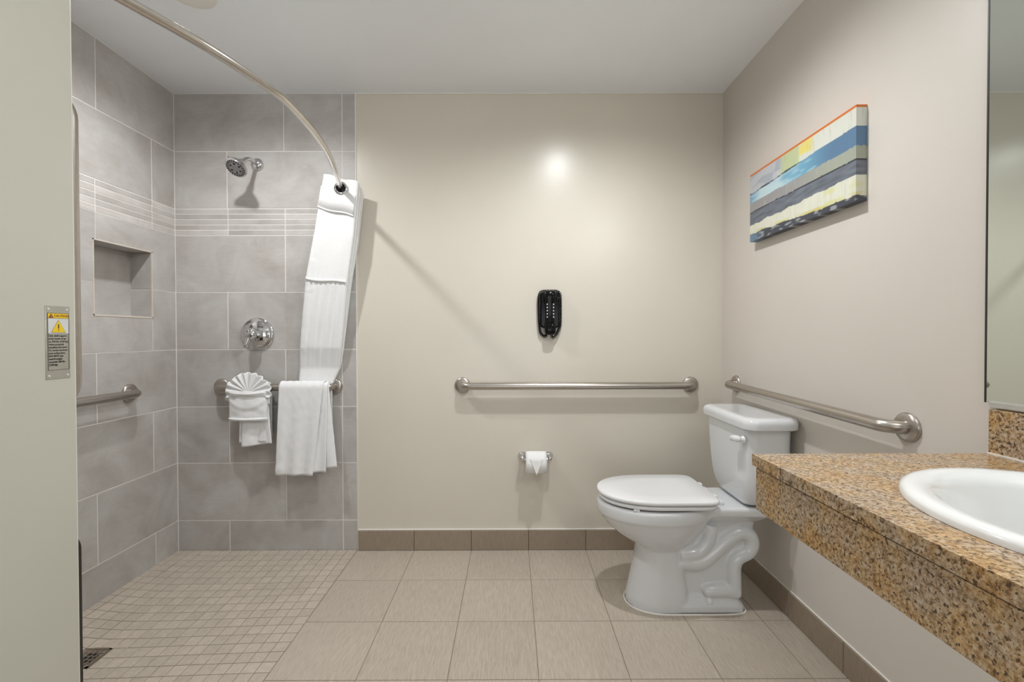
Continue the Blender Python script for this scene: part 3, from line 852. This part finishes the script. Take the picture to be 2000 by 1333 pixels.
def sect(x0, x1, hw0, z, r=0.03):
    return [Vector((x, y, z)) for x, y in rrect((x0+x1)/2, TY, (x1-x0)/2, hw0, r, 5)]
# body behind the column, back deck, foot flange
addpart(*ring_bridge([sect(0.66, 0.935, 0.070, 0.0), sect(0.66, 0.945, 0.070, 0.06), sect(0.66, 0.985, 0.072, 0.20), sect(0.66, 1.02, 0.074, 0.33), sect(0.66, 1.03, 0.080, 0.40)]))
addpart(*ring_bridge([sect(0.80, 1.04, 0.085, 0.375), sect(0.77, 1.065, 0.118, 0.402), sect(0.74, 1.085, 0.132, 0.412), sect(0.74, 1.085, 0.134, 0.438), sect(0.745, 1.08, 0.130, 0.446)]))
addpart(*ring_bridge([sect(0.64, 0.965, 0.106, 0.0, 0.03), sect(0.64, 0.965, 0.107, 0.028, 0.03), sect(0.64, 0.958, 0.100, 0.037, 0.03), sect(0.64, 0.945, 0.080, 0.062, 0.03)]))
def near(pts, dy): return [(x, TY-dy, z) for x, z in pts]
for sgn in (1, -1):
    trap = catmull(near([(0.70, 0.203), (0.755, 0.198), (0.79, 0.202), (0.838, 0.236), (0.884, 0.28), (0.928, 0.314), (0.962, 0.326), (0.995, 0.308), (1.002, 0.272), (0.984, 0.240), (0.946, 0.220), (0.928, 0.188), (0.928, 0.125), (0.930, 0.06)], 0.070*sgn), 4)
    addpart(*tube_data(trap, 0.032, 14))
    addpart(*tube_data(catmull(near([(0.70, 0.232), (0.765, 0.240), (0.803, 0.268), (0.824, 0.308), (0.83, 0.36)], 0.074*sgn), 4), 0.029, 14))
    addpart(*tube_data(catmull(near([(0.800, 0.072), (0.825, 0.082), (0.885, 0.084), (0.945, 0.076)], 0.074*sgn), 3), [0.018, 0.024, 0.026, 0.028, 0.029, 0.029, 0.029, 0.029, 0.029, 0.029], 14))
bmesh.ops.recalc_face_normals(bm, faces=bm.faces)
me = bpy.data.meshes.new('bowl'); bm.to_mesh(me); bm.free()
tmp = bpy.data.objects.new('tmp', me); COL.objects.link(tmp)
rm = tmp.modifiers.new('r', 'REMESH'); rm.mode = 'VOXEL'; rm.voxel_size = 0.0048; rm.use_smooth_shade = True
sm = tmp.modifiers.new('s', 'SMOOTH'); sm.factor = 0.5; sm.iterations = 7
dg = bpy.context.evaluated_depsgraph_get(); me2 = bpy.data.meshes.new_from_object(tmp.evaluated_get(dg))
bpy.data.objects.remove(tmp); bpy.data.meshes.remove(me)
me2.name = 'bowl'; o = link('bowl', me2, M_CERAMIC, wcx); me2.shade_smooth()
# seat ring and lid
def flat_egg(name, z0, z1, xf, xb, hw, mat, parent, edge=0.006, pb=4.5, crown=0.0):
    rs = []
    rs.append(egg(xf+edge, xb-edge, hw-edge, z0, 72, 2.15, pb, 0.52))
    for i in range(5):
        a = -PI/2+PI*i/4; e = edge*(1-math.cos(a)); rs.append(egg(xf+e, xb-e, hw-e, (z0+z1)/2+(z1-z0)/2*math.sin(a), 72, 2.15, pb, 0.52))
    for f in (0.6, 0.25):
        cx = xf+(xb-xf)*0.52
        r0 = egg(xf+edge, xb-edge, hw-edge, z1+crown*(1-f), 72, 2.15, pb, 0.52)
        rs.append([Vector((cx+(v.x-cx)*f, TY+(v.y-TY)*f, v.z)) for v in r0])
    v_, f_ = ring_bridge(rs); return pyd(name, v_, f_, mat, parent, True, 60)
flat_egg('seat', 0.4515, 0.4685, 0.378, 0.832, 0.176, M_SEATP, wcx, 0.008, pb=8)
flat_egg('seat_lid', 0.4725, 0.4900, 0.372, 0.838, 0.181, M_SEATP, wcx, 0.006, pb=9, crown=0.0012)
for yy, xx in ((TY-0.150, 0.50), (TY+0.150, 0.50), (TY-0.140, 0.74), (TY+0.140, 0.74)):
    box('seat_bumper', (xx-0.012, yy-0.006, 0.443), (xx+0.012, yy+0.006, 0.453), M_SEATP, wcx, 0.002)
for s in (-1, 1):
    bmh = bmesh.new(); add_box(bmh, (0.835, TY+s*0.075-0.02, 0.444), (0.878, TY+s*0.075+0.02, 0.462), 0.005, 3)
    add_box(bmh, (0.826, TY+s*0.075-0.014, 0.455), (0.856, TY+s*0.075+0.014, 0.484), 0.006, 3)
    from_bm('hinge', bmh, M_SEATP, wcx, True, 50)
    lathe('bolt_cap', [(0.015, -0.004), (0.015, 0.003), (0.012, 0.009), (0.006, 0.013), (0.001, 0.014)], M_SEATP, wcx, 24, (0.818, TY+s*0.090, 0.046), (0, s*0.72, 0.69))
# sealant bead around the foot
fo_ = [v*1.0 for v in egg(0.4905, 0.975, 0.114, 0.0025, 96, 2.2, 8.0, 0.34)]
v_, f_ = tube_data([Vector((p.x, p.y, 0.002)) for p in fo_]+[Vector((fo_[0].x, fo_[0].y, 0.002))], 0.0042, 8)
pyd('sealant_bead', v_, f_, M_CAULK, wcx, True)
# tank: rounded box that narrows and rounds off at the bottom
def tsec(x0, x1, hy, z, r): return [Vector((x, y, z)) for x, y in rrect((x0+x1)/2, TY, (x1-x0)/2, hy, r, 6)]
def tank_rings(tab):
    out = []
    for z, x0, x1, hy, r in tab: out.append(tsec(x0, x1, hy, z, r))
    return out
v_, f_ = ring_bridge(tank_rings([(0.450, 0.962, 1.085, 0.105, 0.03), (0.453, 0.955, 1.092, 0.118, 0.035), (0.464, 0.948, 1.098, 0.138, 0.04), (0.482, 0.942, 1.102, 0.157, 0.045), (0.505, 0.937, 1.105, 0.171, 0.05),
    (0.54, 0.933, 1.107, 0.181, 0.05), (0.60, 0.929, 1.108, 0.188, 0.05), (0.68, 0.925, 1.109, 0.193, 0.05), (0.775, 0.922, 1.110, 0.197, 0.05)]))
pyd('tank', v_, f_, M_CERAMIC, wcx, True, 50)
v_, f_ = ring_bridge(tank_rings([(0.774, 0.918, 1.118, 0.209, 0.05), (0.780, 0.908, 1.125, 0.219, 0.05), (0.800, 0.906, 1.126, 0.221, 0.05), (0.812, 0.909, 1.124, 0.218, 0.05), (0.820, 0.917, 1.118, 0.210, 0.046), (0.8235, 0.93, 1.105, 0.197, 0.04), (0.8225, 0.955, 1.08, 0.170, 0.03)]))
pyd('tank_lid', v_, f_, M_CERAMIC, wcx, True, 50)
lathe('lever_base', [(0.002, 0), (0.014, 0), (0.015, 0.004), (0.011, 0.010), (0.008, 0.022), (0.002, 0.022)], M_SEATP, wcx, 24, (0.925, 1.775, 0.735), (-1, 0, 0))
tube('flush_lever', [(0.904, 1.764, 0.737), (0.900, 1.768, 0.737), (0.897, 1.785, 0.736), (0.893, 1.808, 0.733), (0.892, 1.814, 0.733)], [0.007, 0.0135, 0.0125, 0.0125, 0.006], M_SEATP, wcx, 16)

# --- vanity counter
ct = empty('vanity_counter', (0.85, 0.3, 0.872), 'golden speckled granite wall-hung counter with deep apron', 'counter')
ZT = 0.872; XF = 0.560; YE = 1.040; YN = -1.0
SX, SY, SA, SB = 0.868, 0.628, 0.235, 0.255
# slab with an elliptical cut-out
bm = bmesh.new()
n = 64
outer = []
def edge_pt(a):
    c, s = math.cos(a), math.sin(a)
    tx = ((XR-0.001-SX)/c if c > 0 else (XF-SX)/c) if abs(c) > 1e-9 else 1e9
    ty = ((YE-SY)/s if s > 0 else (0.0-SY)/s) if abs(s) > 1e-9 else 1e9
    t = min(tx, ty); return (SX+c*t, SY+s*t)
ang = sorted([2*PI*k/n for k in range(n)] + [math.atan2(yy-SY, xx-SX) % (2*PI) for xx in (XF, XR-0.001) for yy in (YE, 0.0)])
ca = 0.9
for zt in (ZT-0.026, ZT):
    for a in ang: outer.append(bm.verts.new((*edge_pt(a), zt)))
    for a in ang: outer.append(bm.verts.new((SX+SA*ca*math.cos(a), SY+SB*ca*math.sin(a), zt)))
m = len(ang)
for k in range(m):
    q = (k+1) % m
    bm.faces.new([outer[2*m+k], outer[2*m+q], outer[3*m+q], outer[3*m+k]])
    bm.faces.new([outer[k], outer[m+k], outer[m+q], outer[q]])
    bm.faces.new([outer[k], outer[q], outer[2*m+q], outer[2*m+k]])
    bm.faces.new([outer[m+k], outer[3*m+k], outer[3*m+q], outer[m+q]])
add_box(bm, (XF, YN, ZT-0.026), (XR-0.001, 0.0, ZT))
from_bm('countertop', bm, M_GRANITE, ct)
box('apron', (XF+0.004, YN, 0.746), (XF+0.031, YE-0.010, ZT-0.0295), M_GRANITE, ct, 0.001, 1)
box('joint_line', (XF+0.0050, YN, ZT-0.0305), (XF+0.030, YE-0.0110, ZT-0.0258), M_JOINT, ct)
box('end_apron', (XF+0.031, YE-0.030, 0.746), (XR-0.001, YE-0.010, ZT-0.0265), M_GRANITE, ct, 0.001, 1)
box('backsplash', (XR-0.020, YN, ZT+0.0005), (XR-0.0005, YE, 0.975), M_GRANITE, ct, 0.001, 1)
box('caulk_line', (XR-0.0235, YN, ZT), (XR-0.019, YE, ZT+0.003), M_CAULK, ct)
# --- sink (drop-in, round)
sk = empty('sink', (SX, SY, ZT), 'white drop-in oval ceramic sink set in the granite counter', 'sink')
tab = [(1.0, 0.0005), (1.0, 0.008), (0.985, 0.0135), (0.955, 0.0165), (0.90, 0.0165), (0.845, 0.013), (0.80, 0.005), (0.775, -0.006), (0.75, -0.025), (0.70, -0.065), (0.60, -0.105), (0.42, -0.128), (0.2, -0.136), (0.08, -0.138), (0.0799, -0.144), (0.2, -0.145), (0.45, -0.137), (0.64, -0.113), (0.74, -0.068), (0.79, -0.03), (0.82, 0.0), (0.86, 0.0005)]
rings = [[Vector((SX+SA*f*math.cos(2*PI*k/96), SY+SB*f*math.sin(2*PI*k/96), ZT+h)) for k in range(96)] for f, h in tab]
v_, f_ = ring_bridge(rings, False)
nn = len(tab)
for k in range(96): f_.append(((nn-1)*96+k, (nn-1)*96+(k+1) % 96, (k+1) % 96, k))
pyd('basin', v_, f_, M_SINK, sk, True, 70)
lathe('drain_ring', [(0.002, -0.142), (0.026, -0.142), (0.026, -0.1365), (0.020, -0.1355), (0.016, -0.139), (0.002, -0.139)], M_CHROME, sk, 32, (SX, SY, ZT))
# --- mirror
mi = empty('mirror', (XR, 0.0, 0.99), 'large frameless wall mirror above the granite backsplash', 'mirror')
box('glass', (XR-0.009, YN+0.02, 0.989), (XR-0.004, 1.056, 2.06), M_MIRROR, mi)
box('glass_edge', (XR-0.010, 1.0555, 0.9885), (XR-0.0005, 1.0590, 2.06), M_BLACKM, mi)
box('glass_backing', (XR-0.004, YN+0.02, 0.989), (XR-0.0003, 1.056, 2.06), M_BLACKM, mi)
M_CHAN = steel_mat('mirror_channel_metal', (0.80, 0.82, 0.83), 0.3)
box('bottom_channel', (XR-0.013, YN+0.02, 0.9785), (XR-0.0005, 1.045, 0.9885), M_CHAN, mi, 0.0015)
box('channel_lip', (XR-0.0135, YN+0.02, 0.985), (XR-0.0095, 1.045, 0.994), M_CHAN, mi, 0.001)

# --- striped canvas painting
pa = empty('painting', (XR, 1.742, 1.73), 'long abstract canvas with blue, grey and yellow stripes on the right wall', 'painting')
PY0, PY1, PZ0, PZ1, PTK = 1.427, 2.058, 1.575, 1.880, 0.035
def n2(u, v, sc, sd=0.0): return noise.noise(Vector((u*sc, v*sc, sd)))
def mixv(a, b, t):
    t = max(0, min(1, t)); return tuple(p+(q-p)*t for p, q in zip(a, b))
def sm_(a, b, x):
    t = max(0, min(1, (x-a)/(b-a))); return t*t*(3-2*t)
def art(u, v):
    """u: 0 near edge .. 1 far edge, v: 0 top .. 1 bottom"""
    vv = v + 0.010*n2(u*3, v, 2.2, 3) + 0.004*n2(u*6, v, 9, 5)
    br = n2(u*40, v*3, 1.0, 9)*0.5+n2(u*90, v*6, 1.0, 4)*0.5
    dry = n2(u*10, v*26, 1.0, 7)
    e1 = 0.225+0.07*sm_(0.1, 1.0, u); e2 = 0.425; e3 = 0.572; e4 = 0.725+0.03*u; e5 = 0.935-0.045*sm_(0.2, 0.8, u)
    if v < 0.028: return (0.62, 0.16, 0.025)
    if vv < e1:
        c = mixv((0.64, 0.65, 0.58), (0.48, 0.49, 0.52), sm_(0.45, 0.75, u))
        c = mixv(c, (0.72, 0.62, 0.18), sm_(0.05, 0.3, n2(u*5, v*5, 1, 2))*sm_(0.30, 0.36, u)*(1-sm_(0.44, 0.46, u)))
        c = mixv(c, (0.46, 0.52, 0.26), 0.85*sm_(0.44, 0.46, u)*(1-sm_(0.60, 0.66, u)))
        c = mixv(c, (0.34, 0.37, 0.42), 0.8*sm_(0.05, 0.35, n2(u*7, v*9, 1, 12))*sm_(0.60, 0.66, u))
        c = mixv(c, (0.55, 0.52, 0.25), 0.5*sm_(0.1, 0.4, n2(u*9, v*3, 1, 21))*(1-sm_(0.1, 0.3, u)))
        c = mixv(c, (0.36, 0.38, 0.36), 0.35*sm_(0.1, 0.5, br))
        d = abs(vv-e1)
        if u > 0.42 and d < 0.014+0.012*n2(u*8, 0, 1, 6): c = (0.03, 0.035, 0.05)
        return c
    if vv < e2:
        c = mixv((0.10, 0.19, 0.31), (0.15, 0.36, 0.50), sm_(0.15, 0.45, u))
        c = mixv(c, (0.48, 0.62, 0.66), sm_(0.42, 0.75, u+0.25*n2(u*6, v*9, 1, 3)))
        c = mixv(c, (0.17, 0.33, 0.47), sm_(0.84, 1.0, u))
        c = mixv(c, (0.55, 0.70, 0.72), 0.35*sm_(0.15, 0.5, dry)*sm_(0.15, 0.3, u))
        return c
    if vv < e3:
        c = mixv((0.34, 0.36, 0.29), (0.30, 0.29, 0.29), sm_(0.1, 0.6, u))
        c = mixv(c, (0.45, 0.46, 0.42), 0.4*sm_(0.1, 0.5, br))
        if vv > e3-0.014-0.008*n2(u*9, 1, 1, 8): c = (0.02, 0.025, 0.04)
        return c
    if vv < e4+0.02*n2(u*12, 3, 1, 4):
        c = mixv((0.10, 0.115, 0.14), (0.17, 0.19, 0.23), 0.5+0.9*dry)
        return c
    if vv < e5+0.015*n2(u*9, 5, 1, 4):
        c = mixv((0.72, 0.72, 0.60), (0.62, 0.62, 0.52), 0.5+0.8*br)
        c = mixv(c, (0.55, 0.55, 0.13), 0.8*sm_(0.0, 0.4, n2(u*6, v*12, 1, 15))*(1-sm_(0.05, 0.25, u))*(1-sm_(e4, e4+0.08, vv)))
        c = mixv(c, (0.58, 0.50, 0.12), 0.9*sm_(e5-0.045, e5-0.02, vv+0.05*n2(u*7, 2, 1, 17))*sm_(-0.25, 0.15, n2(u*5, 8, 1, 19)))
        c = mixv(c, (0.62, 0.62, 0.22), 0.6*sm_(0.05, 0.4, n2(u*8, v*8, 1, 33)))
        return c
    c = mixv((0.05, 0.055, 0.075), (0.45, 0.47, 0.48), sm_(0.05, 0.35, n2(u*16, v*30, 1, 2))*0.6)
    return mixv(c, (0.14, 0.23, 0.33), sm_(0.8, 1.0, u))
V_, F_, C_ = [], [], []
NU, NV = 250, 130
def put(xx, yy, zz, u, v): V_.append((xx, yy, zz)); C_.append((*art(u, v), 1))
xf_ = XR-PTK; H_ = PZ1-PZ0; Wd = PY1-PY0
cols_ = []
for i in range(-9, 1): cols_.append((XR-0.0005-(PTK-0.0005)*(i+9)/9, PY0, 0.0 - (-i)/9*PTK/Wd))
for i in range(1, NU+1): cols_.append((xf_, PY0+Wd*i/NU, i/NU))
for i in range(1, 3): cols_.append((xf_+(PTK-0.0005)*i/2, PY1, 1.0))
rows_ = [(XR-0.0005, PZ1, 0.0, 0.0)] + [(None, PZ1-H_*j/NV, j/NV, 0) for j in range(NV+1)] + [(XR-0.0005, PZ0, 1.0, 0)]
for (rx_, z, v, _) in rows_:
    for (x, y, u) in cols_:
        put(x if rx_ is None else XR-0.0005, y, z, abs(u), (v if rx_ is None else (0.0 if v == 0 else 1.0)))
WW = len(cols_)
for j in range(len(rows_)-1):
    for i in range(WW-1):
        a = j*WW+i; F_.append((a, a+WW, a+WW+1, a+1))
cv = pyd('canvas', V_, F_, vcol_mat('painted_canvas', 'paint', 0.45), pa)
ca_ = cv.data.color_attributes.new('paint', 'FLOAT_COLOR', 'POINT')
ca_.data.foreach_set('color', [c for q in C_ for c in q])
box('stretcher', (xf_+0.004, PY0+0.004, PZ0+0.004), (XR-0.001, PY1-0.004, PZ1-0.004), plain('pine_stretcher', (0.4, 0.3, 0.2), 0.7), pa)

# --- caution plate on the wall end
cpz = empty('caution_plate', (XP, 0.920, 1.137), 'small metal CAUTION plate with yellow triangle on the pale wall end', 'sign')
Y0p, Y1p, Z0p, Z1p = 0.8945, 0.944, 1.063, 1.2125
box('plate', (XP-0.0005, Y0p, Z0p), (XP+0.0012, Y1p, Z1p), M_PLATE, cpz, 0.0004, 1)
xs_ = XP+0.0012
for yy in (Y0p+0.006, Y1p-0.006):
    for zz in (Z0p+0.007, Z1p-0.007):
        lathe('rivet', [(0.0024, 0), (0.0022, 0.0008), (0.001, 0.0012)], M_GREYP, cpz, 14, (xs_, yy, zz), (1, 0, 0))
def flatbox(name, y0, z0, y1, z1, x, th, mat): return box(name, (x, y0, z0), (x+th, y1, z1), mat, cpz)
pt, pm, pb_ = 1.1975, 1.1615, 1.0815
pl, pr_ = Y0p+0.004, Y1p-0.0025
flatbox('warning_header', pl, pt-0.0105, pr_, pt, xs_, 0.0002, M_YELLOW)
flatbox('symbol_field', pl, pm-0.006, pr_, pt-0.0105, xs_, 0.0002, M_GREYP)
bmf = bmesh.new(); lw = 0.0007
for (a, b, c, d) in ((pl, pt-lw, pr_, pt), (pl, pt-0.0108, pr_, pt-0.0108+lw), (pl, pm-0.0065, pr_, pm-0.0065+lw), (pl, pb_, pr_, pb_+lw), (pl, pb_, pl+lw, pt), (pr_-lw, pb_, pr_, pt)):
    add_box(bmf, (xs_, a, b), (xs_+0.0004, c, d))
from_bm('border_lines', bmf, M_INK, cpz)
def tri(name, yc, z0, w_, h, mat, x, th):
    vs_ = [(x, yc-w_/2, z0), (x, yc+w_/2, z0), (x, yc, z0+h), (x+th, yc-w_/2, z0), (x+th, yc+w_/2, z0), (x+th, yc, z0+h)]
    return pyd(name, vs_, [(0, 2, 1), (3, 4, 5), (0, 1, 4, 3), (1, 2, 5, 4), (2, 0, 3, 5)], mat, cpz)
yc = (pl+pr_)/2
tri('triangle_outline', yc, pm-0.0037, 0.0300, 0.0262, M_INK, xs_+0.0002, 0.0002)
tri('warning_triangle', yc, pm-0.0030, 0.0282, 0.0246, M_YELLOW, xs_+0.0004, 0.0002)
flatbox('exclamation_mark', yc-0.0011, pm+0.0045, yc+0.0011, pm+0.0135, xs_+0.0006, 0.0002, M_INK)
flatbox('exclamation_dot', yc-0.0011, pm+0.0005, yc+0.0011, pm+0.0025, xs_+0.0006, 0.0002, M_INK)
tri('small_triangle', pl+0.0070, pt-0.0095, 0.0098, 0.0085, M_RED, xs_+0.0002, 0.0003)
flatbox('exclamation_mark', pl+0.0066, pt-0.0082, pl+0.0074, pt-0.0042, xs_+0.0005, 0.0002, M_YELLOW)
def text(s, y, z, size, mat, bold=0.0, name='lettering'):
    c = bpy.data.curves.new(name, 'FONT'); c.body = s; c.size = size; c.extrude = 0.0001; c.offset = bold
    c.align_x = 'LEFT'; c.resolution_u = 2
    t_ = bpy.data.objects.new(name, c); COL.objects.link(t_)
    bpy.context.view_layer.update()
    me_ = bpy.data.meshes.new_from_object(t_.evaluated_get(bpy.context.evaluated_depsgraph_get()))
    bpy.data.objects.remove(t_); me_.name = name
    o = bpy.data.objects.new(name, me_); COL.objects.link(o); me_.materials.clear(); me_.materials.append(mat)
    o.rotation_euler = (PI/2, 0, PI/2); o.location = (xs_+0.0004, y, z)
    return par(o, cpz)
text('CAUTION', pl+0.0126, pt-0.0076, 0.0066, M_RED, 0.00010)
lines = ['Unit shall support', 'static loads of up', 'to 350 lbs (158 kg)', 'when properly', 'installed and used.', 'To avoid overload', 'and malfunction,', 'DO NOT use', 'seat if weight', 'exceeds 350 lbs', '(158 kg).']
for k, s in enumerate(lines):
    text(s, pl+0.0018, pm-0.0118-0.0059*k, 0.0051, M_INK, 0.00012 if k >= 7 else 0.00003)

# --- folded shower seat behind the wall end
fs_ = empty('folding_shower_seat', (-1.2, YP+0.01, 0.45), 'dark folded shower seat edge behind the pale wall end', 'shower seat')
bm = bmesh.new(); add_box(bm, (-1.46, YP+0.022, 0.22), (-0.966, YP+0.046, 0.706))
es = [e for e in bm.edges if abs(e.verts[0].co.y-e.verts[1].co.y) > 0.01]
bmesh.ops.bevel(bm, geom=es, offset=0.03, segments=6, profile=0.5, affect='EDGES')
bmesh.ops.bevel(bm, geom=[e for e in bm.edges if e.calc_face_angle(0) > 1.2], offset=0.003, segments=2, affect='EDGES')
from_bm('seat_panel', bm, M_BLACKM, fs_, True, 40)
box('wall_bracket', (-1.42, YP+0.006, 0.26), (-1.36, YP+0.024, 0.5), M_STEEL, fs_, 0.002)
box('wall_bracket', (-1.08, YP+0.006, 0.26), (-1.02, YP+0.024, 0.5), M_STEEL, fs_, 0.002)

# --- floor drain
dr = empty('floor_drain', ((DR[0]+DR[1])/2, (DR[2]+DR[3])/2, drop(-1.56, 1.62)), 'square metal drain grate in the mosaic shower floor', 'drain')
zd = drop(-1.53, 1.63)+0.002
box('drain_well', (DR[0]+0.004, DR[2]+0.004, zd-0.010), (DR[1]-0.004, DR[3]-0.004, zd-0.0035), M_HOLE, dr)
bm = bmesh.new()
fr = 0.009
for a, b in (((DR[0], DR[2]), (DR[1], DR[2]+fr)), ((DR[0], DR[3]-fr), (DR[1], DR[3])), ((DR[0], DR[2]), (DR[0]+fr, DR[3])), ((DR[1]-fr, DR[2]), (DR[1], DR[3]))):
    add_box(bm, (a[0], a[1], zd-0.006), (b[0], b[1], zd))
from_bm('frame', bm, M_DRAIN, dr)
bm = bmesh.new(); nb = 5; wi = (DR[1]-DR[0]-2*fr); st = wi/nb
for k in range(1, nb):
    x = DR[0]+fr+st*k; add_box(bm, (x-0.0028, DR[2]+fr, zd-0.004), (x+0.0028, DR[3]-fr, zd-0.0006))
    y = DR[2]+fr+st*k; add_box(bm, (DR[0]+fr, y-0.0028, zd-0.0045), (DR[1]-fr, y+0.0028, zd-0.0012))
from_bm('grate', bm, M_DRAIN, dr)

# --- ceiling lights (just outside the frame, over toilet and shower) and the added fill bar over the mirror
for (P, lab) in ((LIGHT_TOILET, 'round recessed ceiling downlight in front of the toilet'), (LIGHT_SHOWER, 'round recessed ceiling downlight over the shower')):
    dl = empty('downlight', P, lab, 'ceiling light', 'round ceiling downlights')
    lathe('trim_ring', [(0.055, 0.0), (0.085, 0.0), (0.087, -0.004), (0.075, -0.008), (0.055, -0.006)], M_CAULK, dl, 40, P)
    lathe('diffuser', [(0.002, -0.001), (0.056, -0.001), (0.054, -0.004), (0.002, -0.005)], M_GLOW, dl, 40, P)
vb = empty('vanity_fill_bar', (XR, 0.15, 2.2), 'added unseen lamp bar above the mirror for fill light', 'wall lamp')
box('back_plate', (XR-0.03, -0.25, 2.17), (XR-0.001, 0.55, 2.25), M_STEEL, vb, 0.004)
tube('fill_tube', [(XR-0.08, -0.22, 2.21), (XR-0.08, 0.52, 2.21)], 0.035, M_GLOW, vb, 24)
box('arm', (XR-0.08, 0.0, 2.205), (XR-0.02, 0.02, 2.225), M_STEEL, vb)
box('arm', (XR-0.08, 0.28, 2.205), (XR-0.02, 0.30, 2.225), M_STEEL, vb)
